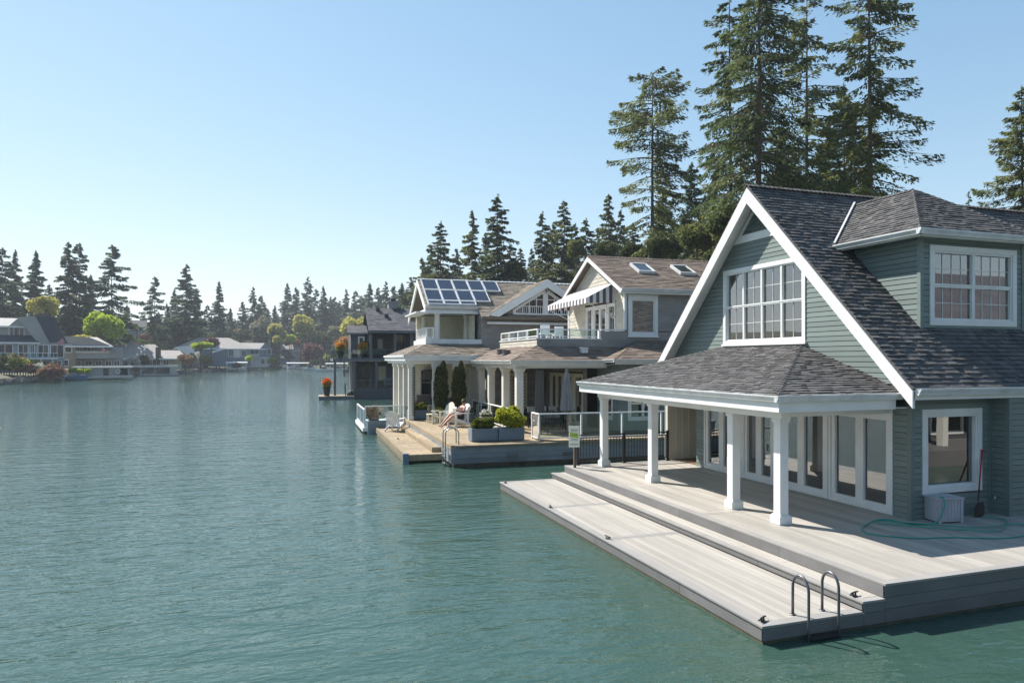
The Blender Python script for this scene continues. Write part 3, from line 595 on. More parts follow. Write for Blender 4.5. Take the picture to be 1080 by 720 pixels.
sh = T('shovel', 'red-handled shovel leaning against the green wall beside the big window', 'shovel', (14.62, 11.15, D))
mb = MB(); mb.tube([(14.66, 11.17, 1.2), (14.93, 11.30, 2.05)], .017, .017, 8); mb.bar((14.88, 11.28, 2.07), (15.0, 11.31, 2.07), .03, .03); sh.part('handle', mb, 'red', smooth=True)
mb = MB(); mb.tube([(14.60, 11.14, .98), (14.66, 11.17, 1.22)], .014, .014, 8)
PSh = plane((14.56, 11.10, D), Vector((1, -.05, 0)), Vector((.25, .12, 1))); mb.pprism(PSh, [(-.13, .03), (-.05, -.0), (.06, .0), (.15, .05), (.14, .22), (.09, .33), (-.06, .33), (-.13, .2)], 0, .012); sh.part('blade', mb, 'rust')

# ------------------------------------------------------------ second house: decks, porch, terrace and awning (its own slightly turned frame)
DB = .82
db = T('wooden_dock', 'weathered wooden dock in three levels with grey plank side, in front of the beige house', 'dock', (5.45, 32, 0), FR_B)
mb = MB(); boards(mb, 5.58, 9.2, 26.0, 44.5, DB, 'x', .15, .008, maxl=3.6); boards(mb, 9.2, 20, 25.8, 36, DB, 'x', .15, .008, maxl=3.6)
o = db.part('upper_level', mb, 'wood')
mb = MB(); mb.box(5.42, 5.58, 25.85, 38.2, DB-.16, DB+.012); mb.box(5.58, 24, 25.72, 26.0, DB-.06, DB+.008); db.part('edge_board', mb, 'wood', o, bevel=.008)
mb = MB(); boards(mb, 5.06, 5.45, 27.9, 37.6, .53, 'y', .13, .008, maxl=3); mb.box(5.05, 5.10, 27.88, 37.6, .34, .50); mb.box(5.1, 5.42, 27.86, 27.9, .33, .50); db.part('step', mb, 'wood')
mb = MB(); boards(mb, 3.98, 5.42, 27.45, 38.5, .33, 'x', .15, .008)
o = db.part('lower_level', mb, 'wood')
mb = MB(); mb.box(3.86, 3.98, 27.4, 38.5, .10, .36); mb.box(3.90, 3.97, 27.4, 38.5, -.1, .06); mb.box(3.98, 5.42, 27.36, 27.45, .08, .335); db.part('edge_board', mb, 'wood', o, bevel=.01)
mb = MB(); mb.box(3.78, 4.02, 27.24, 27.40, -.06, .40); db.part('corner_fender', mb, 'planter', o, bevel=.02)
mb = MB(); mb.box(4.02, 5.4, 27.5, 38.4, -.3, .28); mb.box(3.99, 4.02, 27.5, 38.4, -.12, .1); mb.box(5.5, 24, 26.1, 44.4, -.3, .72); db.part('float', mb, 'mossy')
mb = MB()
fascia(5.45, 25.86, 24, 25.66, (.12, .31, .50, .755), .025, 3.0); fascia(5.45, 38, 5.45, 25.86, (.12, .31, .50, .66), .02, 3.0)
db.part('side_planks', mb, 'greyboard', bevel=.004)
mb = MB(); mb.box(5.47, 24, 25.70, 26.1, -.2, .13)
for x in np.arange(6, 22, 2.2): mb.box(x, x+.5, 25.62, 25.7, -.1, .09)
db.part('bumper_rail', mb, 'mossy')
for x in (7.6, 9.9):
    mb = MB(); mb.box(x, x+.42, 25.57, 25.63, .30, .44); db.part('vent_plate', mb, 'darksteel')
for v in (26.15, 26.62):
    pts = [(5.78, v, DB), (5.78, v, DB+.42)]
    for k in range(1, 10): a = math.pi*k/10; pts.append((5.52+.26*math.cos(a), v, DB+.42+.22*math.sin(a)))
    pts += [(5.26, v, DB+.42), (5.26, v, -.6)]
    mb = MB(); mb.tube(pts, .024, seg=10); db.part('ladder_rail', mb, 'steel', smooth=True)
for z in (.62, .36, .1, -.16):
    mb = MB(); mb.box(5.2, 5.32, 26.15, 26.62, z-.015, z+.015); db.part('ladder_rung', mb, 'steel')
mb = MB(); cleat(mb, 4.35, 33.0, .33, 1.2); db.part('mooring_cleat', mb, 'darksteel')
# side platform with grey box at the far end of the dock
db2 = T('grey_float', 'grey boxy float at the far end of the wooden dock under the white railing', 'float', (3.9, 41.4, 0), FR_B)
mb = MB(); mb.box(3.2, 5.4, 39.0, 44.5, .12, .33); db2.part('deck', mb, 'white'); mb = MB(); mb.box(3.35, 5.38, 39.1, 44.4, -.3, .12); db2.part('hull', mb, 'mossy')
mb = MB(); mb.box(3.45, 5.1, 38.75, 39.0, -.05, .72); db2.part('box', mb, 'greyboard', bevel=.02)

# railings
def glassrail(name, label, pts, frame, z0, h=1.05, sp=1.4, post='white', group=None, pr=.03, glass='railglass', bars=False, last=True):
    t = T(name, label, 'railing', (pts[0][0], pts[0][1], z0), frame, group)
    pm = []; g = MB(); r_ = MB()
    for i, (p, q) in enumerate(zip(pts[:-1], pts[1:])):
        p = Vector((p[0], p[1], z0)); q = Vector((q[0], q[1], z0)); L = (q-p).length; n = max(1, round(L/sp)); d = (q-p)/L
        for k in range(n+(1 if i == len(pts)-2 else 0)):
            c = p+d*(L*k/n); m_ = MB(); m_.box(c.x-pr, c.x+pr, c.y-pr, c.y+pr, z0, z0+h); t.part('post', m_, post)
        r_.bar(p+Vector((0, 0, h)), q+Vector((0, 0, h)), .07, .05); r_.bar(p+Vector((0, 0, .1)), q+Vector((0, 0, .1)), .04, .04)
        if bars:
            c = .12
            while c < L: x = p+d*c; g.box(x.x-.012, x.x+.012, x.y-.012, x.y+.012, z0+.1, z0+h); c += .12
        else:
            for k in range(n):
                a = p+d*(L*k/n+pr+.02); b = p+d*(L*(k+1)/n-pr-.02); g.bar(a+Vector((0, 0, (h+.1)/2)), b+Vector((0, 0, (h+.1)/2)), .008, h-.16)
    t.part('top_rail', r_, post); t.part('baluster' if bars else 'glass_panel', g, post if bars else glass); return t
glassrail('glass_railing', 'long glass railing with white posts beside the green and gold planters', [(9.15, 27.3), (9.15, 26.4), (20, 26.1)], FR_B, DB, 1.08, 1.9)
glassrail('white_railing', 'white railing round the grey float at the far end of the wooden dock', [(3.3, 39.2), (3.3, 44.2)], FR_B, .33, 1.0, 2.4)
glassrail('white_railing', 'white glass railing running in front of the pavilion towards the float', [(3.35, 39.15), (5.3, 39.1), (8.8, 38.6)], FR_B, .5, 1.0, 1.7)
glassrail('white_railing', 'white sloping railing between the cream porch columns', [(9.2, 38), (9.2, 30.2)], FR_B, DB, 1.0, 1.9)
glassrail('terrace_railing', 'white railing on the upper terrace parapet beside the striped awning', [(10.56, 36.8), (10.56, 30.66), (13.7, 30.66)], FR_B, 5.10, .42, 1.55, pr=.04)

B = T('lake_house', 'beige and taupe shingled house with brown roof, striped awning and terrace above its porch', 'house', (14, 32, DB), FR_B)
EB = .19
PBw = plane((15, 0, 0), (0, -1, 0), (0, 0, 1)); PBs = plane((0, 30.6, 0), (1, 0, 0), (0, 0, 1))
mb = MB()
courses(mb, PBw, [(-38, 4.4), (-30.6, 4.4), (-30.6, 7.45), (-34.3, 9.40), (-38, 7.45)], EB, .45, .016, holes=[(-35.5, -31.55, 4.9, 7.0)], gap=.004)
wlB = B.part('upper_wall', mb, 'beige')
mb = MB(); courses(mb, plane((10.5, 0, 0), (0, -1, 0), (0, 0, 1)), [(-36.9, 4.5), (-30.6, 4.5), (-30.6, 5.06), (-36.9, 5.06)], EB, .45, .016); mb.box(10.55, 10.7, 30.7, 36.9, 4.4, 5.06)
B.part('parapet', mb, 'beige')
mb = MB(); courses(mb, PBs, [(10.5, 4.5), (13.75, 4.5), (13.75, 5.06), (10.5, 5.06)], EB, .45, .016); courses(mb, PBs, [(13.75, 4.5), (24, 4.5), (24, 7.45), (15, 7.45), (15, 5.52), (13.75, 5.52)][:3]+[(24, 5.5), (13.75, 5.5)], EB, .45, .016, holes=[(15.2, 16.75, 5.2, 7.3)])
courses(mb, PBs, [(15, 5.5), (24, 5.5), (24, 7.45), (15, 7.45)], EB, .45, .016, holes=[(15.2, 16.75, 5.2, 7.3)])
B.part('south_wall', mb, 'taupe')
mb = MB(); mb.box(10.45, 10.75, 30.57, 36.95, 5.06, 5.11); mb.box(10.75, 13.8, 30.57, 30.8, 5.06, 5.11); mb.box(13.72, 15.0, 30.56, 30.8, 5.5, 5.56); mb.box(10.7, 15, 30.8, 37, 4.7, 4.95); mb.box(13.74, 13.8, 30.8, 31, 5.06, 5.5)
B.part('parapet_cap', mb, 'trim')
for q in ((14.97, 15.09, 30.57, 30.69, 5.55, 7.5), (14.96, 15.0, 37.9, 38.03, 4.9, 7.5)): mb = MB(); mb.box(*q); B.part('corner_board', mb, 'trim')
mb = MB(); mb.box(15.4, 24, 37.95, 38, 1, 7.3); mb.box(19, 19.1, 30.7, 37.9, 4.6, 7.3); mb.box(15.1, 19, 30.7, 37.9, 4.5, 4.6); B.part('interior', mb, 'room')
rB, _ = roofplane(B, [(14.62, 30.2, 7.52), (24, 30.2, 7.52), (24, 34.3, 9.62), (14.62, 34.3, 9.62)], 'brownroof', .19, .4, .022, .10)
roofplane(B, [(24, 38.4, 7.52), (14.62, 38.4, 7.52), (14.62, 34.3, 9.62), (24, 34.3, 9.62)], 'brownroof', .19, .4, .022, .10)
cap(B, (14.62, 34.3, 9.64), (24, 34.3, 9.64), 'brownroof', rB, exp=.2)
PBk = plane((14.62, 0, 0), (0, -1, 0), (0, 0, 1))
for s_ in (1, -1):
    mb = MB(); yf = 34.3-s_*4.1; mb.pprism(PBk, [(-34.3, 9.58), (-34.3, 9.36), (-yf, 7.28), (-yf, 7.48)], -.04, .02); B.part('bargeboard', mb, 'trim')
mb = MB(); mb.box(14.66, 24, 30.22, 30.28, 7.28, 7.48); mb.box(14.66, 24, 30.28, 30.6, 7.34, 7.37); B.part('eave_fascia', mb, 'trim')
gutter(B, (14.6, 30.2, 7.53), (24, 30.2, 7.53), (0, -1, 0), sc=1.2)
window(B, PBs, 15.18, 16.78, 5.22, 7.22, 1, 1, tw=.17, tn=.05, mw=.06, sill=True, head=.03, blind=1.0, name='window', gb='sky_backing')  # full-height backing coloured to imitate the sky's reflection in this pane
for (a, b) in ((-35.4, -34.5), (-32.6, -31.6)): window(B, PBw, a, b, 4.95, 6.95, 1, 1, (2, 1), tw=.1, mw=.06)
window(B, PBw, -34.45, -32.65, 4.95, 6.95, 2, 1, (1, 1), tw=.12, mw=.10, name='french_door')
# skylights
nB = Vector((0, -2.1, 4.1)).normalized()
for (u, glz) in ((16.55, 'solar'), (18.95, 'solar'), (21.7, 'white')):
    O_ = Vector((u, 32.15, 7.52+(32.15-30.2)*2.1/4.1)); Pq = (O_, Vector((1, 0, 0)), nB.cross(Vector((1, 0, 0))), nB)
    mb = MB()
    for q in ((0, .95, 0, .07), (0, .95, 1.13, 1.2), (0, .07, .07, 1.13), (.88, .95, .07, 1.13)): mb.pbox(Pq, *q, 0, .16)
    s_ = B.part('skylight', mb, 'gutter', rB); mb = MB(); mb.pbox(Pq, .07, .88, .07, 1.13, .05, .13); B.part('pane', mb, M['darkglass'] if glz == 'solar' else 'white', s_)
# porch roof with hips and projecting bay
e1 = (8.9, 29.3, 4.05); t1 = (10.5, 30.72, 4.72)
rp, _ = roofplane(B, [(8.9, 38.3, 4.05), e1, t1, (10.5, 37.2, 4.72)], 'brownroof', .19, .4, .02, .09, name='porch_roof')
roofplane(B, [e1, (14.6, 29.3, 4.05), (14.6, 30.6, 4.72), t1], 'brownroof', .19, .4, .02, .09, name='porch_roof')
cap(B, e1, t1, 'brownroof', rp, exp=.2)
b1 = (13.35, 28.2, 4.10); bt = (15.7, 30.6, 5.02)
roofplane(B, [(13.35, 30.6, 4.10), b1, bt, (15.7, 30.62, 5.02)], 'brownroof', .19, .4, .02, .09, name='bay_roof')
roofplane(B, [b1, (21, 28.2, 4.10), (21, 30.6, 5.02), bt], 'brownroof', .19, .4, .02, .09, name='bay_roof'); cap(B, b1, bt, 'brownroof', rp, exp=.2)
for (u, v, z) in ((9.6, 32.6, 4.4), (9.7, 34.0, 4.45), (12.6, 30.0, 4.50)):
    mb = MB(); mb.box(u-.16, u+.16, v-.14, v+.14, z-.1, z+.14); mb.box(u-.2, u+.2, v-.18, v+.18, z+.14, z+.17); B.part('roof_vent', mb, 'gutter' if u > 12 else 'darksteel')
gutter(B, (8.92, 38.3, 4.06), (8.92, 29.2, 4.06), (-1, 0, 0), sc=1.1); gutter(B, (8.8, 29.32, 4.06), (13.3, 29.32, 4.06), (0, -1, 0), sc=1.1)
gutter(B, (13.37, 29.3, 4.11), (13.37, 28.1, 4.11), (-1, 0, 0), sc=1.1); gutter(B, (13.25, 28.22, 4.11), (21, 28.22, 4.11), (0, -1, 0), sc=1.1)
mb = MB(); mb.box(8.93, 14.5, 29.33, 38.2, 3.82, 3.86); mb.box(9.2, 9.5, 29.6, 38.2, 3.70, 3.82); mb.box(9.5, 13.6, 29.6, 29.8, 3.70, 3.82); mb.box(8.93, 8.97, 29.3, 38.3, 3.82, 4.0); mb.box(8.97, 13.4, 29.3, 29.34, 3.82, 4.0); mb.box(13.4, 21, 28.25, 28.29, 3.88, 4.06); mb.box(13.4, 21, 28.29, 28.7, 3.88, 3.9)
B.part('porch_beam', mb, 'trim')
for v in (29.75, 31.9, 34.55, 36.6, 39.0):
    u = 9.35; mb = MB(); mb.box(u-.16, u+.16, v-.16, v+.16, DB, 3.45)
    k = len(mb.v); pr = [(.16, 3.45), (.17, 3.52), (.21, 3.60), (.235, 3.62), (.235, 3.70)]
    for (r0, z0), (r1_, z1) in zip(pr[:-1], pr[1:]):
        mb.add([(u+a*r0, v+b*r0, z0) for a, b in ((-1, -1), (1, -1), (1, 1), (-1, 1))]+[(u+a*r1_, v+b*r1_, z1) for a, b in ((-1, -1), (1, -1), (1, 1), (-1, 1))], [(0, 1, 5, 4), (1, 2, 6, 5), (2, 3, 7, 6), (3, 0, 4, 7), (4, 5, 6, 7)])
    mb.box(u-.2, u+.2, v-.2, v+.2, DB, DB+.22); B.part('porch_column', mb, 'column', bevel=.006)
# ground floor walls in the porch
PG = plane((0, 37.3, 0), (1, 0, 0), (0, 0, 1)); PGw = plane((13.2, 0, 0), (0, -1, 0), (0, 0, 1)); PBy = plane((0, 28.7, 0), (1, 0, 0), (0, 0, 1)); PByw = plane((13.72, 0, 0), (0, -1, 0), (0, 0, 1))
mb = MB(); courses(mb, PG, [(9.8, DB), (13.2, DB), (13.2, 3.82), (9.8, 3.82)], EB, .45, .016); courses(mb, PGw, [(-37.3, DB), (-31, DB), (-31, 3.82), (-37.3, 3.82)], EB, .45, .016, holes=[(-36.2, -31.5, DB, 3.4)]); B.part('porch_wall', mb, 'taupe')
mb = MB(); courses(mb, PBy, [(13.72, DB), (21, DB), (21, 3.88), (13.72, 3.88)], .15, None, .016, holes=[(14.25, 15.7, 1.35, 3.3)]); courses(mb, PByw, [(-31, DB), (-28.7, DB), (-28.7, 3.88), (-31, 3.88)], .15, None, .016, holes=[(-30.3, -29.3, 1.35, 3.3)]); B.part('bay_wall', mb, 'siding')
mb = MB(); mb.box(18.5, 18.6, 28.8, 37, DB, 3.8); mb.box(13.3, 18.5, 36.5, 36.6, DB, 3.8); mb.box(13.3, 18.5, 28.8, 37, DB-.05, DB+.02); B.part('ground_floor_room', mb, 'room')
window(B, PBy, 14.22, 15.78, 1.30, 3.35, 2, 1, (1, 2), tw=.13, mw=.05, blind=.3); window(B, PByw, -30.4, -29.2, 1.30, 3.35, 1, 1, (1, 2), tw=.13, mw=.05)
window(B, PG, 11.15, 12.2, DB+.05, 3.35, 1, 1, (3, 4), tw=.11, mw=.10, glass='darkglass', frame='ivory', name='door')
for (a, b, n) in ((-36.2, -34.3, 2), (-34.2, -32.9, 1), (-32.8, -31.5, 1)): window(B, PGw, a, b, DB, 3.4, n, 1, (1, 1), tw=.09, mw=.10, frame='ivory', name='french_door')
# awning
aw = T('striped_awning', 'white and dark striped canvas awning over the terrace doors of the beige house', 'awning', (15, 33.6, 7.3), FR_B)
n = 26; v0, v1 = 31.5, 37.2
for tone, mm in ((0, 'awnw'), (1, 'awnd')):
    mb = MB()
    for i in range(n):
        if i % 2 != tone: continue
        a = v0+(v1-v0)*i/n; b = v0+(v1-v0)*(i+1)/n
        mb.slab([(14.96, a, 7.95), (14.96, b, 7.95), (13.35, b, 7.12), (13.35, a, 7.12)], (0, 0, .012)); mb.box(13.34, 13.355, a, b, 6.86, 7.12)
    for (vv, sgn) in ((v0, -1), (v1, 1)):
        m_ = 9
        for i in range(m_):
            if i % 2 != tone: continue
            x0 = 13.36+1.58*i/m_; x1 = 13.36+1.58*(i+1)/m_; z0 = 7.12+(x0-13.35)*.515; z1 = 7.12+(x1-13.35)*.515
            mb.slab([(x0, vv, 6.9), (x1, vv, 6.9), (x1, vv, z1), (x0, vv, z0)], (0, .012*sgn, 0))
    aw.part('light_stripe' if tone == 0 else 'dark_stripe', mb, mm)
mb = MB()
for v in (v0+.1, v1-.1): mb.tube([(14.98, v, 6.2), (13.4, v, 6.95)], .02, seg=6)
mb.tube([(13.36, v0, 6.9), (13.36, v1, 6.9)], .02, seg=6); aw.part('arm', mb, 'gutter')
tt = T('garden_table', 'small white table on the upper terrace behind the white railing', 'table', (12.1, 33.6, 4.95), FR_B)
mb = MB(); mb.lathe((12.1, 33.6, 5.42), [(.5, 0), (.52, .015), (.5, .03)], 20); tt.part('tabletop', mb, 'white'); 
for k in range(3):
    a = k*2.1; mb = MB(); mb.tube([(12.1, 33.6, 5.4), (12.1+.1*math.cos(a), 33.6+.1*math.sin(a), 5.2), (12.1+.4*math.cos(a), 33.6+.4*math.sin(a), 4.95)], .02, seg=6); tt.part('leg', mb, 'white')
for (u, v) in ((11.6, 32.8), (12.8, 34.0)):
    tc_ = T('terrace_chair', 'white chair at the terrace table, nearest the parapet corner' if u < 12 else 'white chair at the terrace table, nearest the awning', 'chair', (u, v, 4.95), FR_B, 'chairs on the upper terrace')
    mb = MB(); mb.box(u-.24, u+.24, v-.24, v+.24, 5.36, 5.40); tc_.part('seat', mb, 'white'); mb = MB()
    mb.box(u-.24, u+.24, v-.25, v-.21, 5.4, 5.82); tc_.part('backrest', mb, 'white')
    for a in (-.22, .22):
        for b in (-.22, .22): mb = MB(); mb.box(u+a-.02, u+a+.02, v+b-.02, v+b+.02, 4.95, 5.36); tc_.part('leg', mb, 'white')

# porch furniture: closed umbrella, curtains, sofa, dining table
um = T('closed_umbrella', 'closed grey garden umbrella on the porch behind the glass railing', 'umbrella', (11.3, 29.2, DB), FR_B)
mb = MB(); mb.tube([(11.2, 28.6, DB), (11.2, 28.6, 3.75)], .03, seg=8); um.part('pole', mb, 'darksteel')
mb = MB(); mb.lathe((11.2, 28.6, DB), [(.30, 0), (.30, .06), (.06, .12)], 14); um.part('base', mb, 'darksteel')
mb = MB(); seg = 20; vs = []; fs = []
prof = [(.30, 1.85), (.27, 2.3), (.20, 2.9), (.12, 3.4), (.04, 3.7)]
for (r_, z) in prof:
    for k in range(seg): a = 2*math.pi*k/seg; q = r_*(1 if k % 2 else .62); vs.append((11.2+q*math.cos(a), 28.6+q*math.sin(a), z))
for i in range(len(prof)-1):
    for k in range(seg): fs.append((i*seg+k, i*seg+(k+1) % seg, (i+1)*seg+(k+1) % seg, (i+1)*seg+k))
mb.add(vs, fs); um.part('canopy', mb, 'umb')
for i, (u, v, lb) in enumerate(((12.75, 37.0, 'grey porch curtain gathered beside the ivory glazed door'), (10.1, 29.8, 'grey porch curtain gathered behind the corner column'))):
    mb = MB(); vs = []; fs = []; ns = 18
    for k in range(ns): a = k/(ns-1); vs += [(u+.5*a, v+.07*(1 if k % 2 else -1), DB+.05), (u+.06+.38*a, v+.05*(1 if k % 2 else -1), 3.6)]
    for k in range(ns-1): fs.append((2*k, 2*k+2, 2*k+3, 2*k+1))
    mb.add(vs, fs); me = mb.mesh('curtain', M['curtain'], (u, v, DB)); c = bpy.data.objects.new('curtain', me); C.objects.link(c)
    c.location = Matrix.Rotation(ROTB, 3, 'Z') @ Vector((u, v, DB)); c.rotation_euler = (0, 0, ROTB); c['label'] = lb; c['category'] = 'curtain'; c['group'] = 'porch curtains'
    sm_ = c.modifiers.new('thick', 'SOLIDIFY'); sm_.thickness = .01
sf = T('outdoor_sofa', 'dark wicker sofa with white cushions on the porch of the beige house', 'sofa', (11.6, 33, DB), FR_B)
mb = MB(); mb.box(10.9, 12.7, 33.0, 33.8, DB, DB+.32); mb.box(10.9, 12.7, 33.6, 33.8, DB+.3, DB+.8); mb.box(10.8, 10.92, 33.0, 33.8, DB, DB+.6); mb.box(12.68, 12.8, 33.0, 33.8, DB, DB+.6); sf.part('frame', mb, 'black', bevel=.02)
for k in range(3): mb = MB(); mb.box(10.95+k*.58, 11.5+k*.58, 33.02, 33.6, DB+.32, DB+.46); sf.part('seat_cushion', mb, 'cushion', bevel=.04)
for k in range(3): mb = MB(); mb.slab([(10.97+k*.58, 33.45, DB+.46), (11.48+k*.58, 33.45, DB+.46), (11.45+k*.58, 33.58, DB+.88), (11.0+k*.58, 33.58, DB+.88)], (0, .1, 0)); sf.part('back_cushion', mb, 'cushion', bevel=.03)
dt = T('dining_table', 'dark patio dining table under the porch behind the glass railing', 'table', (11, 30.8, DB), FR_B)
mb = MB(); mb.box(10.3, 12.1, 30.7, 31.6, DB+.71, DB+.75); dt.part('tabletop', mb, 'black')
for a in (10.36, 12.0):
    for b in (30.76, 31.5): mb = MB(); mb.box(a, a+.05, b, b+.05, DB, DB+.71); dt.part('leg', mb, 'black')
def wirechair(u, v, rz, label):
    t = T('patio_chair', label, 'chair', (u, v, DB), FR_B, 'patio chairs round the dining table', rz)
    org = t.org.copy(); mb = MB(); mb.box(u-.24, u+.24, v-.24, v+.22, DB+.42, DB+.45); t.part('seat', mb, 'black')
    mb = MB(); 
    for k in range(7): mb.box(u-.22+k*.07, u-.20+k*.07, v+.22, v+.24, DB+.45, DB+.92)
    mb.box(u-.25, u+.25, v+.21, v+.25, DB+.92, DB+.95); t.part('backrest', mb, 'black')
    for a in (-.22, .2):
        for b in (-.22, .2): mb = MB(); mb.box(u+a, u+a+.025, v+b, v+b+.025, DB, DB+.42); t.part('leg', mb, 'black')
wirechair(10.1, 28.9, 0.5, 'black wire patio chair right behind the corner of the glass railing'); wirechair(11.9, 30.2, 3.1, 'black patio chair on the near side of the dark dining table'); wirechair(10.9, 30.2, 3.1, 'black patio chair near the corner column, at the dark table')

# ------------------------------------------------------------ third house: pavilion, balcony, solar roof
Ch = T('lake_house', 'cream pavilion house with solar panels on its roof and an arched gable window', 'house', (10, 41, DB), FR_B)
g = .48
rC, PCr = roofplane(Ch, [(7.2, 41.95, 7.38), (10.5, 41.95, 7.38), (10.5, 45.1, 9.35), (7.2, 45.1, 9.35)], 'tanroof', .2, .4, .02, .12)
roofplane(Ch, [(10.5, 40.9, 6.72), (18, 40.9, 6.72), (18, 45.1, 9.35), (10.5, 45.1, 9.35)], 'tanroof', .2, .4, .02, .12)
roofplane(Ch, [(18, 49, 6.9), (7.2, 49, 6.9), (7.2, 45.1, 9.35), (18, 45.1, 9.35)], 'tanroof', .2, .4, .02, .12)
cap(Ch, (7.2, 45.1, 9.37), (18, 45.1, 9.37), 'gutter', rC, exp=.3)
nC = PCr[3]; VC = PCr[2]; OC = Vector((7.35, 41.95, 7.38))
PP = (OC, Vector((1, 0, 0)), VC, nC)
sl = 3.70
lay = [(0, .45, 4), (.5, 1.95, 5), (2.0, 3.45, 6)]
cw = 1.02
for (b0_, b1_, _) in lay[1:]:
    for c in range(5 if b0_ > 1.5 else 4):
        mb = MB(); a0_ = c*cw+.0; a1_ = a0_+cw
        for q in ((a0_, a0_+.06, b0_, b1_), (a1_-.06, a1_, b0_, b1_), (a0_+.06, a1_-.06, b0_, b0_+.06), (a0_+.06, a1_-.06, b1_-.06, b1_)): mb.pbox(PP, *q, .05, .16)
        s_ = Ch.part('solar_panel', mb, 'gutter', rC); mb = MB(); mb.pbox(PP, a0_+.06, a1_-.06, b0_+.06, b1_-.06, .08, .14); Ch.part('cell', mb, 'solar', s_)
for c in range(3):
    mb = MB(); a0_ = c*cw; a1_ = a0_+cw
    for q in ((a0_, a0_+.06, 0, .47), (a1_-.06, a1_, 0, .47), (a0_+.06, a1_-.06, 0, .06), (a0_+.06, a1_-.06, .41, .47)): mb.pbox(PP, *q, .05, .16)
    s_ = Ch.part('solar_panel', mb, 'gutter', rC); mb = MB(); mb.pbox(PP, a0_+.06, a1_-.06, .06, .41, .08, .14); Ch.part('cell', mb, 'solar', s_)
gutter(Ch, (7.2, 41.95, 7.40), (10.6, 41.95, 7.40), (0, -1, 0), sc=1.3)
mb = MB()
PCg = plane((7.2, 0, 0), (0, -1, 0), (0, 0, 1))
mb.pprism(PCg, [(-41.9, 7.34), (-45.1, 9.33), (-45.1, 8.95), (-41.9, 6.96)], -.05, .04); mb.pprism(PCg, [(-45.1, 9.33), (-48.9, 6.92), (-48.9, 6.55), (-45.1, 8.95)], -.05, .04)
mb.box(7.25, 10.6, 42.0, 42.2, 6.95, 7.3); mb.box(7.25, 7.45, 42.2, 46.6, 6.95, 7.15); mb.box(7.25, 10.6, 42.0, 46.6, 7.15, 7.2)
Ch.part('bargeboard', mb, 'trim')
mb = MB()
for i in range(3): mb.box(6.9-i*.1, 10.5, 41.7+i*.02, 41.75+i*.02, 6.92+i*.01, 6.96+i*.01)
mb.box(6.6, 7.3, 41.9, 46.5, 6.94, 7.02); Ch.part('trellis', mb, 'trim')
for (u, v) in ((7.95, 42.1), (7.8, 46.0), (10.2, 43.9)):
    mb = MB(); mb.lathe((u, v, 5.2), [(.24, 0), (.24, .12), (.19, .16), (.17, .9), (.15, 1.6), (.21, 1.68), (.21, 1.76)], 16); Ch.part('balcony_column', mb, 'column', smooth=False)
mb = MB(); mb.box(7.3, 10.6, 41.45, 46.6, 4.9, 5.2); mb.box(7.25, 10.6, 41.4, 41.5, 4.95, 5.34); mb.box(7.2, 7.32, 41.4, 46.6, 4.95, 5.34); mb.box(7.1, 7.5, 41.3, 41.7, 4.9, 5.45); Ch.part('balcony', mb, 'trim')
for q in ((7.35, 10.6, 46.4, 46.6, 5.2, 7.0), (10.3, 10.4, 42.4, 44.5, 5.2, 6.9)): mb = MB(); mb.box(*q); Ch.part('balcony_wall', mb, 'ivory')
PC1 = plane((0, 41.5, 0), (1, 0, 0), (0, 0, 1)); PC1w = plane((10.6, 0, 0), (0, -1, 0), (0, 0, 1)); PG2 = plane((0, 41.25, 0), (1, 0, 0), (0, 0, 1))
mb = MB(); courses(mb, PC1, [(10.6, 4.2), (18, 4.2), (18, 6.72), (10.6, 6.72)], .2, .45, .016); Ch.part('shingle_wall', mb, 'taupe'); mb = MB(); courses(mb, PC1w, [(-46, 4.2), (-41.5, 4.2), (-41.5, 6.9), (-46, 6.9)], .2, .45, .016)
Ch.part('side_shingle_wall', mb, 'taupe'); mb = MB()
courses(mb, PG2, [(11.7, 6.76), (18.2, 6.7), (14.7, 8.95)], .2, .45, .016, holes=[(12.95, 16.6, 7.0, 8.3)])
Ch.part('gable_shingles', mb, 'taupe')
mb = MB(); mb.pbox(PG2, 10.9, 18.2, 6.28, 6.42, 0, .08); mb.pbox(PG2, 10.9, 18.2, 6.62, 6.75, 0, .1); Ch.part('trim_band', mb, 'trim')
# projecting gable
roofplane(Ch, [(10.9, 45, 6.85), (10.9, 40.8, 6.85), (14.7, 40.8, 9.12), (14.7, 45, 9.12)], 'tanroof', .2, .4, .02, .12)
roofplane(Ch, [(18.5, 40.8, 6.85), (18.5, 45, 6.85), (14.7, 45, 9.12), (14.7, 40.8, 9.12)], 'tanroof', .2, .4, .02, .12)
PG3 = plane((0, 40.82, 0), (1, 0, 0), (0, 0, 1))
mb = MB(); mb.pprism(PG3, [(10.85, 6.80), (11.55, 6.72), (14.7, 8.60), (14.7, 9.12)], -.05, .04); Ch.part('bargeboard', mb, 'trim')
mb = MB(); mb.pprism(PG3, [(14.7, 9.12), (14.7, 8.60), (17.85, 6.72), (18.55, 6.80)], -.05, .04); Ch.part('bargeboard', mb, 'trim')
mb = MB()
def tri(P, sgn):
    m = MB(); x = 14.7+sgn*.14; xo = 14.7+sgn*2.0
    m.pprism(P, [(x, 7.0), (xo, 7.0), (xo, 7.28), (x, 8.38)][::sgn], .0, .02); return m
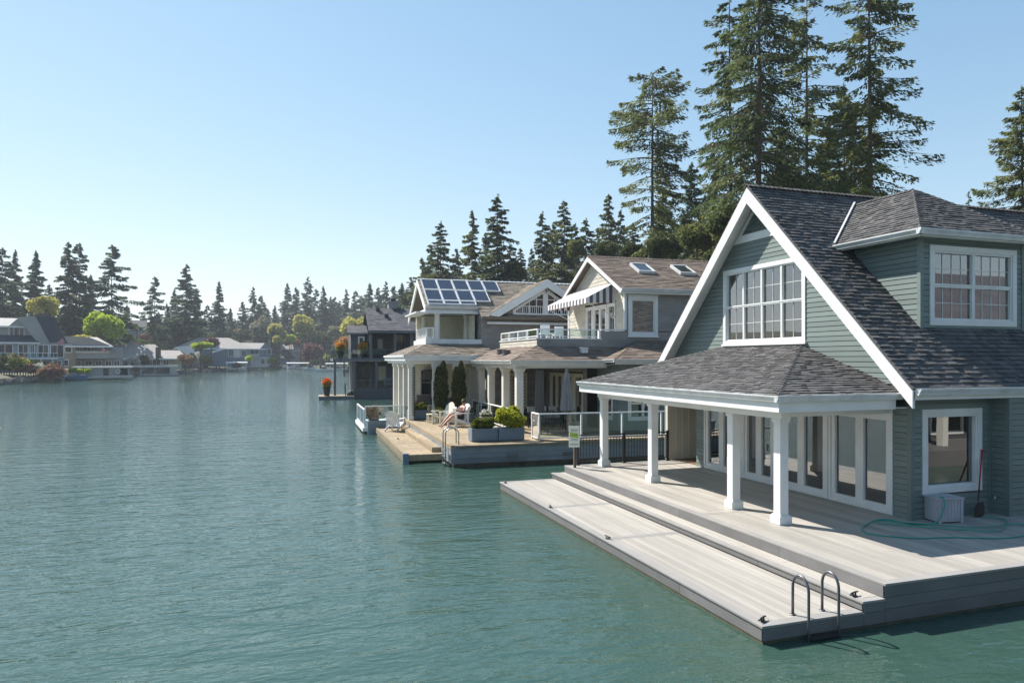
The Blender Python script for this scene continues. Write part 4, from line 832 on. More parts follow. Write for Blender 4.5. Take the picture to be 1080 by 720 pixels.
for sgn in (1, -1):
    wq = Ch.part('gable_window', tri(PG2, sgn), 'darkglass'); mb = MB()
    for k in range(5): x = 14.7+sgn*(.14+k*.465); zt = 8.38-(abs(x-14.7)-.14)*.591; mb.pbox(PG2, x-.025, x+.025, 7.0, zt, .02, .06)
    mb.pbox(PG2, min(14.7+sgn*.14, 14.7+sgn*2), max(14.7+sgn*.14, 14.7+sgn*2), 7.42, 7.46, .02, .05); mb.pbox(PG2, min(14.7+sgn*.14, 14.7+sgn*1.3), max(14.7+sgn*.14, 14.7+sgn*1.3), 7.85, 7.89, .02, .05)
    for k in range(14): x = 14.7+sgn*(.2+k*.135); mb.pbox(PG2, x-.015, x+.015, 7.0, 7.42, .04, .055)
    Ch.part('muntin', mb, 'trim', wq)
mb = MB(); mb.pbox(PG2, 12.55, 16.85, 6.86, 7.0, 0, .08); mb.pbox(PG2, 14.57, 14.83, 7.0, 8.6, 0, .07); mb.pbox(PG2, 12.55, 12.7, 7.0, 7.25, 0, .08); mb.pprism(PG2, [(12.7, 7.28), (12.7, 7.12), (14.7, 8.35), (14.7, 8.6)], 0, .07); mb.pprism(PG2, [(14.7, 8.6), (14.7, 8.35), (16.7, 7.12), (16.7, 7.28)], 0, .07); Ch.part('window_trim', mb, 'trim')
# pavilion
e2 = (5.25, 37.0, 4.33); 
rv, _ = roofplane(Ch, [e2, (10.6, 37.0, 4.33), (10.6, 41.45, 5.05), (7.25, 41.45, 5.05)], 'tanroof', .2, .4, .02, .1, name='pavilion_roof')
roofplane(Ch, [(5.25, 46.6, 4.33), e2, (7.25, 41.45, 5.05), (7.25, 46.6, 5.05)], 'tanroof', .2, .4, .02, .1, name='pavilion_roof')
cap(Ch, e2, (7.25, 41.45, 5.05), 'tanroof', rv, exp=.22)
mb = MB(); mb.box(5.26, 5.32, 37.0, 46.6, 4.03, 4.30); mb.box(5.32, 9.4, 37.0, 37.06, 4.03, 4.30); mb.box(5.32, 10.6, 37.06, 46.6, 4.05, 4.08); mb.box(5.45, 5.75, 37.2, 46.5, 3.86, 4.05); mb.box(5.75, 9.3, 37.2, 37.5, 3.86, 4.05); mb.box(5.2, 9.0, 36.93, 37.0, 4.24, 4.34); mb.box(5.18, 5.26, 36.93, 46.6, 4.24, 4.34); Ch.part('pavilion_beam', mb, 'trim')
for (u, v) in ((5.62, 37.38), (5.6, 39.2), (5.6, 41.2), (5.6, 43.6), (6.95, 37.38), (8.1, 37.38)):
    mb = MB(); mb.box(u-.14, u+.14, v-.14, v+.14, DB, 3.86); mb.box(u-.19, u+.19, v-.19, v+.19, 3.7, 3.859); Ch.part('pavilion_column', mb, 'column', bevel=.005)
mb = MB()
for k in range(30): mb.box(5.66, 5.86, 37.2, 37.22, 1.1+k*.09, 1.13+k*.09)
mb.box(5.76, 5.79, 37.17, 37.24, 1.0, 3.8); Ch.part('lattice', mb, 'black')
mb = MB(); mb.box(5.9, 10.6, 41.4, 41.5, DB, 4.05); mb.box(9.0, 9.1, 39, 41.4, DB, 4.0); Ch.part('ground_wall', mb, 'ivory')
window(Ch, plane((0, 41.4, 0), (1, 0, 0), (0, 0, 1)), 6.7, 8.3, 1.1, 3.6, 2, 1, (1, 3), tw=.1, glass='darkglass', depth=0)
mb = MB(); mb.box(6.4, 7.2, 40.3, 40.9, DB, 2.0); mb.box(7.2, 8.6, 40.4, 41.0, DB, 1.8); Ch.part('outdoor_kitchen', mb, 'charcoal'); mb = MB(); mb.box(6.9, 7.7, 40.6, 41.2, 2.9, 3.5); Ch.part('cooker_hood', mb, 'charcoal')
glassrail('balcony_railing', 'white railing on the balcony under the solar roof', [(7.35, 46.3), (7.35, 42.4), (7.7, 42.0)], FR_B, 5.3, .75, 1.3, pr=.04, bars=True)

# ------------------------------------------------------------ planters, chairs, person on the wooden dock
def leafball(cx, cy, cz, rx, ry, rz_, n, s, squash=1, hollow=.55, rnd_bias=0):
    """many small leaves spread through an uneven volume"""
    d = rs.normal(size=(n, 3)); d /= np.linalg.norm(d, axis=1)[:, None]
    lump = 1+.18*np.sin(d[:, 0]*5+cx*7)*np.sin(d[:, 1]*6+cy*5)+.14*np.sin(d[:, 2]*7+cx*3)
    r = (hollow+(1-hollow)*rs.rand(n)**.6)*lump
    P = d*r[:, None]*np.array([rx, ry, rz_])+np.array([cx, cy, cz])
    return P, d
def leaves(P, D_, s, rnd=None, elong=1.6, out=.6, vary=.5):
    n = len(P); a = D_*out+rs.normal(size=(n, 3))*.6; a /= np.linalg.norm(a, axis=1)[:, None]
    b = np.cross(a, rs.normal(size=(n, 3))); b /= np.linalg.norm(b, axis=1)[:, None]; sz = s*(1-vary/2+vary*rs.rand(n))[:, None]
    V = np.stack([P-b*sz*.5, P+a*sz*elong*.5-b*sz*.1, P+b*sz*.5+a*sz*.2, P-a*sz*elong*.4+b*sz*.05], 1).reshape(-1, 3)
    F = np.arange(n*4).reshape(-1, 4); return V, F, (rs.rand(n) if rnd is None else rnd)
def leafpart(th, name, P, D_, s, m, parent=None, **k):
    V, F, r = leaves(P, D_, s, **k); me = npmesh(name, V-np.array(th.org), F, r, M[m]); o = bpy.data.objects.new(name, me); C.objects.link(o); o.parent = parent or th.e; return o
def trough(u0, u1, v0, v1, z, label, balls, rot=FR_B, h=.52, extra=None):
    t = T('planter_box', label, 'planter', ((u0+u1)/2, (v0+v1)/2, z), rot, 'planters on the wooden dock')
    mb = MB(); mb.box(u0, u1, v0, v0+.05, z+.03, z+h); mb.box(u0, u1, v1-.05, v1, z+.03, z+h); mb.box(u0, u0+.05, v0+.05, v1-.05, z+.03, z+h); mb.box(u1-.05, u1, v0+.05, v1-.05, z+.03, z+h); mb.box(u0+.05, u1-.05, v0+.05, v1-.05, z+.03, z+.06)
    t.part('box', mb, 'planter', bevel=.012); mb = MB(); mb.box(u0+.05, u1-.05, v0+.05, v1-.05, z+.06, z+h-.06); t.part('soil', mb, 'soil')
    mb = MB(); mb.box(u0-.015, u1+.015, v0-.015, v0+.0, z+h-.07, z+h); mb.box(u0+.06, u1-.06, v0-.008, v0, z+.10, z+h-.12); t.part('rim', mb, 'planter')
    for (u, v, zc, r, n, m, s) in balls:
        P, d = leafball(u, v, zc, r, r, r*.92, n, s); leafpart(t, 'shrub', P, d, s, m)
    return t
trough(6.45, 7.52, 26.75, 27.4, DB, 'blue-grey planter with two clipped box balls, left of the golden shrub', [(6.78, 27.05, DB+.66, .25, 2600, 'box', .05), (7.2, 27.08, DB+.68, .25, 2600, 'box', .05)])
trough(7.55, 8.62, 26.7, 27.35, DB, 'blue-grey planter holding the big golden shrub beside the glass railing', [(8.1+.30*math.cos(k*2.4)*(k > 0), 27.02+.16*math.sin(k*2.4), DB+.80+.085*((k*3) % 5), .26+.05*((k*7) % 3), 1000, 'gold', .07) for k in range(8)])
trough(5.5, 6.6, 37.6, 38.15, DB, 'blue-grey planter with two small green balls in front of the pavilion', [(5.82, 37.85, DB+.66, .28, 1500, 'box', .06), (6.3, 37.85, DB+.66, .28, 1500, 'box', .06)])
def cypress(u, v, label):
    t = T('cypress_planter', label, 'cypress', (u, v, DB), FR_B, 'columnar cypresses in pots')
    mb = MB(); mb.box(u-.33, u+.33, v-.33, v+.33, DB, DB+.55); t.part('pot', mb, 'planter', bevel=.02)
    mb = MB(); mb.tube([(u, v, DB+.5), (u, v, DB+2.5)], .05, .02, 8); t.part('trunk', mb, 'bark')
    Ps = []; Ds = []
    for (du, r, top) in ((-.16, .24, 2.75), (.12, .26, 3.05), (.02, .30, 2.4)):
        n = 2600; hh = rs.rand(n); rr = r*np.sqrt(np.clip(np.sin(np.pi*np.clip(hh*.93+.07, 0, 1)), 0, 1))*(.6+.4*rs.rand(n)); a = rs.rand(n)*6.28; rr *= 1+.2*np.sin(a*3+hh*20)
        Ps.append(np.stack([u+du+rr*np.cos(a), v+rr*np.sin(a), DB+.45+hh*(top-.3)], 1)); Ds.append(np.stack([np.cos(a)*.4, np.sin(a)*.4, np.ones(n)], 1))
    leafpart(t, 'foliage', np.concatenate(Ps), np.concatenate(Ds), .07, 'cyp')
cypress(7.12, 36.55, 'columnar cypress in front of the pavilion, the one nearer the white chair'); cypress(8.02, 36.2, 'columnar cypress beside the porch column, to the right of its twin')
def pot(u, v, z, r, h, label, mk, cat='potted plant', m='terra', frame=FR_B, name='flower_pot', group=None):
    t = T(name, label, cat, (u, v, z), frame, group); mb = MB(); mb.lathe((u, v, z), [(r*.62, 0), (r*.7, h*.1), (r*.95, h*.85), (r*1.08, h*.88), (r*1.08, h), (r*.9, h), (r*.9, h*.9)], 18); t.part('pot', mb, m)
    for (m_, dz, rr, n, s) in mk:
        P, d = leafball(u, v, z+h+dz, rr, rr, rr*.8, n, s); leafpart(t, 'blossom' if 'bloom' in m_ else 'foliage', P, d, s, m_)
    return t
pot(8.55, 32.6, DB, .30, .50, 'pale stone pot of white flowers beside the first porch column', [('bushg', .05, .26, 900, .06), ('bloomw', .12, .28, 700, .05)])
pot(8.35, 35.5, DB, .32, .5, 'dark square pot with a green ball behind the sitting person', [('box', .15, .26, 1300, .06)], m='planter')
pot(7.0, 36.4, DB, .2, .38, 'small pot with a yellow-green ball beside the cypress', [('gold', .15, .22, 900, .06)], m='planter')
pot(4.0, 41.0, .33, .38, .55, 'dark bowl of dry reddish plants inside the white railing of the float', [('dry', .22, .42, 1200, .09)], m='black')
pot(6.6, 40.5, DB, .3, .45, 'pot of dry reddish plants behind the pavilion planter', [('dry', .22, .34, 1000, .08)], m='black')

def adirondack(name, label, u, v, z, rz, m, frame=FR_B, s=1.12):
    t = T(name, label, 'chair', (u, v, z), frame, 'adirondack chairs on the wooden dock', rz)
    t.e.scale = (s, s, s); t.org = Vector((0, 0, 0))
    def q(nm, mb): return t.part(nm, mb, m)
    # faces -y (front at -y): sloping seat slats, fan back, broad arms
    mb = MB()
    for k in range(6): y = -.28+k*.095; zz = .37-.11*(k/5)**.9*1.2; mb.slab([(-.27, y, zz), (.27, y, zz), (.27, y+.085, zz-.02), (-.27, y+.085, zz-.02)], (0, 0, .02))
    q('seat', mb)
    mb = MB(); d = Vector((0, .42, .86)).normalized(); bh = [.66, .74, .79, .81, .79, .74, .66]
    for k in range(7):
        x = -.27+k*.09; c = x*.22; p = Vector((x-.038, .22, .26)); w_ = .076
        mb.slab([p, p+Vector((w_, 0, 0)), p+Vector((w_+c*.3, 0, 0))+d*bh[k], p+Vector((c*.3, 0, 0))+d*bh[k]], (0, .02, 0))
    q('backrest', mb)
    for sx in (-1, 1):
        mb = MB(); mb.box(sx*.34-.07, sx*.34+.07, -.33, .42, .58, .602); q('armrest', mb)
        mb = MB(); mb.box(sx*.30-.02, sx*.30+.02, -.30, -.20, 0, .58); q('leg', mb)
        mb = MB(); mb.slab([(sx*.29-.015, -.30, .30), (sx*.29-.015, -.30, .41), (sx*.29-.015, .62, .10), (sx*.29-.015, .62, 0)], (.03, 0, 0)); mb.box(sx*.30-.02, sx*.30+.02, .33, .40, .1, .59); q('side_rail', mb)
    return t
adirondack('adirondack_chair', 'white slatted garden chair standing alone by the dock step', 4.75, 36.9, .33, R(150), 'white')
adirondack('adirondack_chair', 'ivory slatted garden chair, empty, behind the person sitting', 6.75, 34.6, DB, R(-68), 'ivory')
adirondack('adirondack_chair', 'white slatted garden chair with a person sitting in it', 7.25, 33.2, DB, R(-68), 'white')
sd_ = T('side_table', 'low ivory side table with a drinks can between the two ivory chairs', 'side table', (6.45, 35.6, DB), FR_B)
mb = MB(); mb.box(6.2, 6.75, 35.4, 35.9, DB+.42, DB+.46); sd_.part('tabletop', mb, 'ivory')
for a in (6.22, 6.68):
    for b in (35.42, 35.83): mb = MB(); mb.box(a, a+.05, b, b+.05, DB, DB+.42); sd_.part('leg', mb, 'ivory')
t = T('drinks_can', 'blue and white drinks can on the ivory side table', 'can', (6.5, 35.55, DB+.46), FR_B); mb = MB(); mb.lathe((6.5, 35.55, DB+.46), [(.05, 0), (.055, .02), (.055, .18), (.04, .2)], 12); t.part('can_body', mb, 'boatblue'); mb = MB(); mb.lathe((6.5, 35.55, DB+.66), [(.04, 0), (.04, .01)], 12); t.part('lid', mb, 'white')

# person: one skinned body in the chair's own frame, facing -y
def skinned(name, J, E_, rad, root, m, parent, sub=2):
    me = bpy.data.meshes.new(name); me.from_pydata(J, E_, []); me.materials.append(M[m]); o = bpy.data.objects.new(name, me); C.objects.link(o); o.parent = parent
    s_ = o.modifiers.new('skin', 'SKIN'); s_.use_smooth_shade = True
    if not me.skin_vertices: 
        with bpy.context.temp_override(object=o, active_object=o): bpy.ops.mesh.customdata_skin_add() if False else None
    for i, v in enumerate(me.skin_vertices[0].data): v.radius = (rad[i][0], rad[i][1]) if isinstance(rad[i], tuple) else (rad[i], rad[i]); v.use_root = (i == root)
    b = o.modifiers.new('sub', 'SUBSURF'); b.levels = sub; b.render_levels = sub; return o
pr_ = T('person', 'person in dark red top and dark shorts reclining in a garden chair with white sheet', 'person', (7.25, 33.2, DB), FR_B, None, R(-68)); pr_.org = Vector((0, 0, 0)); pr_.e.scale = (1.08,)*3
J = [(0, .16, .47), (0, .24, .62), (0, .33, .82), (0, .37, .95), (0, .37, 1.02), (0, .36, 1.12), (0, .35, 1.19),      # 0 pelvis .. 6 crown
     (-.09, .12, .46), (-.12, -.30, .56), (-.11, -.62, .28), (-.11, -.80, .09), (-.11, -.93, .06),                       # 7-11 left leg
     (.09, .12, .46), (.13, -.30, .52), (.12, -.66, .26), (.12, -.86, .08), (.12, -.98, .05),                            # 12-16
     (-.17, .34, .88), (-.25, .18, .72), (-.16, -.02, .76), (-.11, -.09, .78),                                          # 17-20 arm
     (.17, .34, .88), (.25, .18, .72), (.16, -.02, .76), (.11, -.09, .78)]                                              # 21-24
E_ = [(0, 1), (1, 2), (2, 3), (3, 4), (4, 5), (5, 6), (0, 7), (7, 8), (8, 9), (9, 10), (10, 11), (0, 12), (12, 13), (13, 14), (14, 15), (15, 16), (2, 17), (17, 18), (18, 19), (19, 20), (2, 21), (21, 22), (22, 23), (23, 24)]
rad = [(.15, .11), (.14, .10), (.16, .11), .055, (.075, .09), (.08, .10), (.06, .07), .085, .065, .05, .035, .03, .085, .065, .05, .035, .03, .055, .042, .032, .028, .055, .042, .032, .028]
def mkskin(me, o):
    import bmesh
    bm = bmesh.new(); bm.from_mesh(me); bm.verts.layers.skin.verify(); bm.to_mesh(me); bm.free()
def person_part(name, idx_, J, E_, rad, m, root):
    import bmesh
    mp_ = {k: i for i, k in enumerate(idx_)}
    me = bpy.data.meshes.new(name); me.from_pydata([J[i] for i in idx_], [(mp_[a], mp_[b]) for a, b in E_ if a in mp_ and b in mp_], []); me.materials.append(M[m])
    bm = bmesh.new(); bm.from_mesh(me); ly = bm.verts.layers.skin.verify(); bm.verts.ensure_lookup_table()
    for i, v in enumerate(bm.verts):
        r_ = rad[idx_[i]]; v[ly].radius = r_ if isinstance(r_, tuple) else (r_, r_); v[ly].use_root = (idx_[i] == root)
    bm.to_mesh(me); bm.free(); o = bpy.data.objects.new(name, me); C.objects.link(o); o.parent = pr_.e
    s_ = o.modifiers.new('skin', 'SKIN'); s_.use_smooth_shade = True; b = o.modifiers.new('sub', 'SUBSURF'); b.levels = 2; b.render_levels = 2; return o
person_part('body', list(range(25)), J, E_, rad, 'skin', 0)
big = lambda f: [((r_[0]*f, r_[1]*f) if isinstance(r_, tuple) else r_*f) for r_ in rad]
person_part('shirt', [0, 1, 2, 17, 21], [tuple(p) for p in J], [(0, 1), (1, 2), (2, 17), (2, 21)], big(1.10), 'shirt', 0)
J2 = list(J); J2[8] = (-.11, -.16, .52); J2[13] = (.12, -.16, .50)
person_part('shorts', [0, 7, 8, 12, 13], J2, [(0, 7), (7, 8), (0, 12), (12, 13)], big(1.14), 'shorts', 0)
def pm(name, mb, m): return pr_.part(name, mb, m, smooth=True)
mb = MB(); mb.lathe((0, .375, 1.10), [(.10, -.04), (.108, .02), (.10, .08), (.07, .12), (.02, .135)], 14); pm('hair', mb, 'hair')
for sx in (-1, 1):
    mb = MB(); base = Vector((sx*.11, -.09, .78)); mb.tube([base+Vector((0, .02, 0)), base+Vector((-sx*.01, -.06, .01))], .03, .026, 8)
    for k in range(4): f = base+Vector((-sx*.02, -.05-.0*k, -.024+.016*k)); mb.tube([f, f+Vector((-sx*.03, -.03, 0)), f+Vector((-sx*.055, -.02, -.005))], .0085, .007, 6)
    mb.tube([base+Vector((0, -.01, .02)), base+Vector((-sx*.03, -.03, .04))], .01, .008, 6); pm('hand', mb, 'skin')
t = T('paper_sheet', 'open white sheet held by the person in the garden chair', 'paper', (7.25, 33.2, DB), FR_B, None, R(-68)); t.org = Vector((0, 0, 0)); t.e.scale = (1.08,)*3
mb = MB(); mb.slab([(-.13, -.14, .70), (.13, -.14, .70), (.13, -.10, .90), (-.13, -.10, .90)], (0, .004, 0)); t.part('sheet', mb, 'paper')

# ------------------------------------------------------------ trees
def firmesh(name, h, R_, h0, nb, dens, ls, seed, m='fir', shape=.85, sparse=.15, droop=.38, flat=0., lean=0., top=None, tr=.011, detail=10):
    """trunk and crown meshes of one conifer: drooping boughs, needles as small sprays along them"""
    r = np.random.RandomState(seed); mb = MB(); pts = [(lean*h*(t**2)+.05*math.sin(t*9+seed), .05*math.cos(t*7+seed), h*t) for t in np.linspace(0, 1, 12)]
    def tx(z): t = z/h; return lean*h*t*t+.05*math.sin(t*9+seed), .05*math.cos(t*7+seed)
    mb.tube(pts, h*tr, .03, 9)
    Ps = []; As = []; Ns = []; Ls = []; Rn = []
    sect = r.rand(8)
    for i in range(nb):
        t = (i+r.rand())/nb; z = h*(h0+(1-h0)*t**.92); tt = (z/h-h0)/(1-h0)
        if r.rand() < sparse: continue
        az = r.rand()*6.283; k = .72+.55*sect[int(az/6.2832*8) % 8]
        prof = (1-tt)**shape*min(1, .55+tt*3.0)*r.choice([1, 1, 1.18, .7]) if top is None else np.interp(tt, top[0], top[1])
        L = R_*prof*k*r.uniform(.65, 1.15)+.15
        if L < .25: continue
        up = .38-.80*(1-tt)*r.uniform(.3, 1.25) if not flat else .1*r.randn()
        d = np.array([math.cos(az), math.sin(az)]); x0, y0 = tx(z)
        def cur(s_): return np.stack([x0+d[0]*L*s_, y0+d[1]*L*s_, z+L*(up*s_-droop*s_*s_+.22*s_**4)], -1)
        if detail and (L > .9): 
            c = cur(np.linspace(0, .85, 5)); mb.tube([tuple(q) for q in c], .012+.012*L, .006, 4, cap=False)
        n = int(L*dens*(1.0-.25*(tt < .2)))+3; s_ = (.10+.90*r.rand(n)**.75); lat = r.randn(n)*.42*(.10+.27*L*np.sin(np.pi*np.clip(s_*.85+.12, 0, 1)))
        P = cur(s_); P[:, 0] += -d[1]*lat; P[:, 1] += d[0]*lat; P[:, 2] -= np.abs(lat)*.35+r.rand(n)**2*(.10+.10*L)
        sg_ = np.sign(lat); A = np.stack([d[0]*.8-d[1]*sg_*.7, d[1]*.8+d[0]*sg_*.7, -.35-.4*r.rand(n)], -1)+r.randn(n, 3)*.25
        Ps.append(P); As.append(A); Ls.append(np.full(n, 1.0)); Rn.append(np.clip(.45+.28*r.randn()*np.ones(n)+.18*r.randn(n), 0, 1))
    n = 40; Pt = np.stack([np.full(n, tx(h)[0])+r.randn(n)*.1, r.randn(n)*.1, h*(.97+.035*r.rand(n))], -1); Ps.append(Pt); As.append(np.stack([r.randn(n)*.3, r.randn(n)*.3, np.ones(n)], -1)); Ls.append(np.ones(n)*.6); Rn.append(r.rand(n))
    P = np.concatenate(Ps); A = np.concatenate(As); A /= np.linalg.norm(A, axis=1)[:, None]; Lh = np.concatenate(Ls); Rn = np.concatenate(Rn); N_ = len(P)
    B_ = np.cross(A, np.array([0, 0, 1.])+r.randn(N_, 3)*.45); B_ /= np.linalg.norm(B_, axis=1)[:, None]+1e-9
    sz = (ls*(.6+.8*r.rand(N_))*Lh)[:, None]
    V = np.stack([P-A*sz*.5, P-B_*sz*.24, P+A*sz*.75, P+B_*sz*.24], 1).reshape(-1, 3); F = np.arange(N_*4).reshape(-1, 4)
    return mb.mesh('trunk', M['bark'], smooth=True), npmesh('crown', V, F, Rn, M[m])
def place(name, label, cat, meshes, loc, group=None, sc=1., rz=0, names=('trunk', 'crown')):
    e_ = bpy.data.objects.new(name, None); C.objects.link(e_); e_.location = loc; e_.rotation_euler = (0, 0, rz); e_.scale = (sc,)*3 if not isinstance(sc, tuple) else sc
    e_['label'] = label; e_['category'] = cat
    if group: e_['group'] = group
    for nm, me in zip(names, meshes): o_ = bpy.data.objects.new(nm, me); C.objects.link(o_); o_.parent = e_
    return e_
def tree_at(px, top, d, meshes, h, label, group=None, cat='fir tree', name='fir_tree', rz=0, wx=1.):
    p = at(px, d); z0 = gz(p)-.3; hh = zat(top, d)-z0; s_ = hh/h
    return place(name, label, cat, meshes, (p.x, p.y, z0), group, (s_*wx, s_*wx, s_), rz)
# big firs behind the green house
tree_at(688, 78, 74, firmesh('t', 32, 4.9, .40, 105, 60, .28, 3, 'firg', sparse=.10, droop=.45, top=([0, .2, .45, .7, .85, 1], [.3, .5, .95, .95, .9, .35]), tr=.010), 32, 'tall lone fir with bare trunk and flat sparse top, left of the big firs', None, rz=.5)
tree_at(800, -75, 52, firmesh('t', 34, 4.6, .36, 175, 56, .25, 5, 'fir', sparse=.10, shape=.35, droop=.55, tr=.0105), 34, 'tallest fir with thick bare trunk rising behind the gable peak', None, rz=2.2)
tree_at(770, -10, 62, firmesh('t', 34, 4.4, .10, 190, 54, .27, 6, 'fir', sparse=.14, shape=.5, droop=.5, tr=.008), 34, 'dark dense fir just left of the bare trunk behind the gable', None, rz=1.0)
tree_at(851, -12, 62, firmesh('t', 34, 4.2, .12, 150, 48, .26, 8, 'firg', sparse=.18, shape=.4, droop=.48, tr=.008), 34, 'slim olive fir between the bare-trunked fir and the broad fir', None, rz=.2)
tree_at(917, -62, 50, firmesh('t', 34, 5.2, .16, 200, 56, .25, 9, 'firg', sparse=.12, shape=.45, droop=.46, tr=.009), 34, 'broad olive fir with long reaching boughs above the dormer', None, rz=3.9)
tree_at(1078, 92, 58, firmesh('t', 30, 8.2, .04, 270, 54, .28, 12, 'firg', sparse=.06, shape=.8, droop=.3, tr=.009), 30, 'full dark fir cut off by the right edge of the photo', None, rz=.7)
tree_at(1022, 203, 70, firmesh('t', 20, 2.6, .1, 110, 50, .25, 14, 'firb', sparse=.1, shape=.9), 20, 'small fir tip showing over the roof right of the dormer', None)
mid = [firmesh('m%d' % i, 30, R_, h0, nb, 44, .38, 20+i, m_, shape=sp, sparse=sr, droop=dr, tr=.008) for i, (R_, h0, nb, m_, sp, sr, dr) in enumerate(((6.8, .05, 230, 'fir', .75, .12, .40), (6.2, .10, 220, 'firg', .68, .14, .46), (7.6, .03, 240, 'firb', .82, .10, .36), (6.2, .12, 210, 'fir', .68, .14, .50)))]
G1 = 'firs on the right bank behind the houses'
desc = {433: 'fir above the chimney of the charcoal house', 445: 'fir just left of the solar roof, over the charcoal roof', 454: 'fir touching the left corner of the solar roof', 481: 'shorter fir between the two tall firs over the solar panels', 512: 'shorter fir half hidden left of the tallest fir over the solar roof', 538: 'shorter fir just right of the solar panels, above the tan roof', 549: 'fir above the bare tan roof, left of the arched gable', 561: 'small fir just left of the slim fir over the arched gable', 583: 'fir squeezed between the two tall firs over the arched gable', 607: 'fir above the right slope of the arched gable', 618: 'slim low fir over the striped awning', 630: 'fir over the peak of the shingled gable with the awning', 655: 'fir above the first skylight of the brown roof', 667: 'fir directly above the brown roof between the skylights', 676: 'small fir at the foot of the lone bare-trunked fir, left side', 700: 'fir just right of the lone bare-trunked fir', 714: 'fir low between the lone bare fir and the big firs', 744: 'fir below the dark dense fir, left of the gable peak', 757: 'fir against the left rake of the green gable', 824: 'fir tucked right of the thick bare trunk', 872: 'fir between the slim olive fir and the broad olive fir', 890: 'fir just left of the broad olive fir trunk', 710: 'low fir right of the second skylight on the brown roof', 838: 'fir just above the main ridge of the green house',
465: 'dark fir over the left end of the solar roof', 498: 'fir above the middle of the solar panels', 525: 'tallest fir above the right end of the solar roof', 572: 'slim fir directly above the arched gable', 595: 'taller fir just right of the arched gable peak', 642: 'fir directly above the striped-awning house gable', 730: 'mid-height fir between the lone bare fir and the dark dense fir'}
k_ = 0
for (px, top, d) in ((433, 292, 170), (445, 272, 135), (454, 258, 128), (465, 234, 118), (481, 262, 130), (498, 222, 112), (512, 246, 128), (525, 206, 108), (538, 258, 125), (549, 262, 130), (561, 262, 135), (572, 224, 116), (583, 236, 130), (595, 212, 112), (607, 236, 125), (618, 231, 120), (630, 246, 128), (642, 205, 104), (655, 222, 115), (667, 236, 110), (700, 205, 95), (714, 236, 88), (730, 172, 84), (744, 205, 80), (757, 180, 76), (676, 262, 84), (824, 120, 75), (872, 130, 78), (890, 90, 82), (710, 262, 72), (838, 160, 66)):
    tree_at(px, top, d, mid[k_ % 4], 30, desc[px], G1, rz=k_*1.7, wx=1.0+.12*math.sin(k_)); k_ += 1
far = [firmesh('f%d' % i, 30, R_, h0, nb, 36, .58, 40+i, m_, shape=sp, sparse=sr, droop=dr, tr=.008, detail=0) for i, (R_, h0, nb, m_, sp, sr, dr) in enumerate(((7.2, .08, 210, 'firb', .8, .14, .40), (6.8, .05, 210, 'fir', .74, .14, .46), (8.2, .10, 150, 'firb', .65, .2, .42), (6.4, .03, 220, 'fir', .85, .08, .36), (6.4, .03, 240, 'firb', .9, .04, .34)))]
G2 = 'firs on the far shore'
farl = {-12: 'fir at the extreme left edge of the far shore', 3: 'fir above the left part of the large grey house', 16: 'fir rising over the dormer of the large grey house', 52: 'short fir between the steep dark roof and the pair of tall firs', 96: 'low fir between the tall pair and the lone ragged fir', 134: 'small fir just right of the lone ragged fir', 150: 'small fir above the reddish tree of the bungalow', 163: 'ragged fir above the brick chimney of the bungalow', 176: 'short fir right of the ragged fir over the chimney', 184: 'fir just left of the tallest fir above the hipped roof', 207: 'fir just right of the tallest fir above the hipped roof', 219: 'small fir in the gap left of the neat cone-shaped fir', 243: 'small fir right of the neat cone-shaped fir', 256: 'small fir above the pale stepped building', 267: 'fir rising over the left end of the hill cypress row', 276: 'fir above the grey-brown budding tree', 290: 'small fir above the gap in the hill cypress row', 303: 'tall fir left of the tall pale yellow tree', 312: 'fir directly above the tall pale yellow tree', 333: 'fir just right of the tallest fir at the lake end', 341: 'fir above the reddish round tree', 350: 'small fir in the dip right of the reddish round tree', 357: 'smallest fir of the dip left of the charcoal house', 365: 'fir above the orange-leaved tree', 375: 'fir above the left end of the charcoal side roof', 383: 'fir above the yellow-green tree by the charcoal house', 390: 'fir behind the left edge of the charcoal main roof', 399: 'fir above the left half of the charcoal main roof', 407: 'fir above the first vent of the charcoal roof', 416: 'fir directly behind the charcoal chimney', 424: 'fir just right of the charcoal chimney', 427: 'low fir between the charcoal chimney and the solar roof',
38: 'fir behind the two-storey lakeside house at the left', 118: 'fir with long ragged drooping boughs standing alone above the bright green tree', 84: 'right one of the close pair of tall firs behind the second house', 72: 'left one of the close pair of tall firs behind the second house', 231: 'neat cone-shaped fir standing apart left of the far bay', 197: 'tall fir in the clump right of the lone ragged fir', 325: 'tallest fir above the far end of the lake'}
L_ = [(-12, 258, 185), (3, 262, 190), (16, 264, 200), (38, 265, 195), (52, 300, 220), (72, 256, 188), (84, 257, 192), (96, 290, 230), (118, 259, 190), (134, 322, 250), (150, 330, 260), (163, 292, 235), (176, 320, 260), (184, 305, 265), (197, 279, 250), (207, 305, 270), (219, 322, 290), (231, 297, 290), (243, 325, 320), (256, 318, 340), (267, 303, 345), (276, 312, 350), (290, 322, 380), (303, 299, 390), (312, 303, 385), (325, 292, 375), (333, 305, 400), (341, 302, 385), (350, 318, 400), (357, 320, 420), (365, 305, 400), (375, 307, 380), (383, 314, 380), (390, 299, 360), (399, 303, 350), (407, 297, 330), (416, 302, 300), (424, 299, 260), (427, 308, 200)]
for (px, top, d) in L_:
    tree_at(px, top, d, far[k_ % 5 if px not in (118,) else 2] if px != 231 else far[4], 30, farl[px], G2, rz=k_*2.1, wx=1.0+.15*math.sin(k_*1.3)); k_ += 1
rf_ = np.random.RandomState(5)
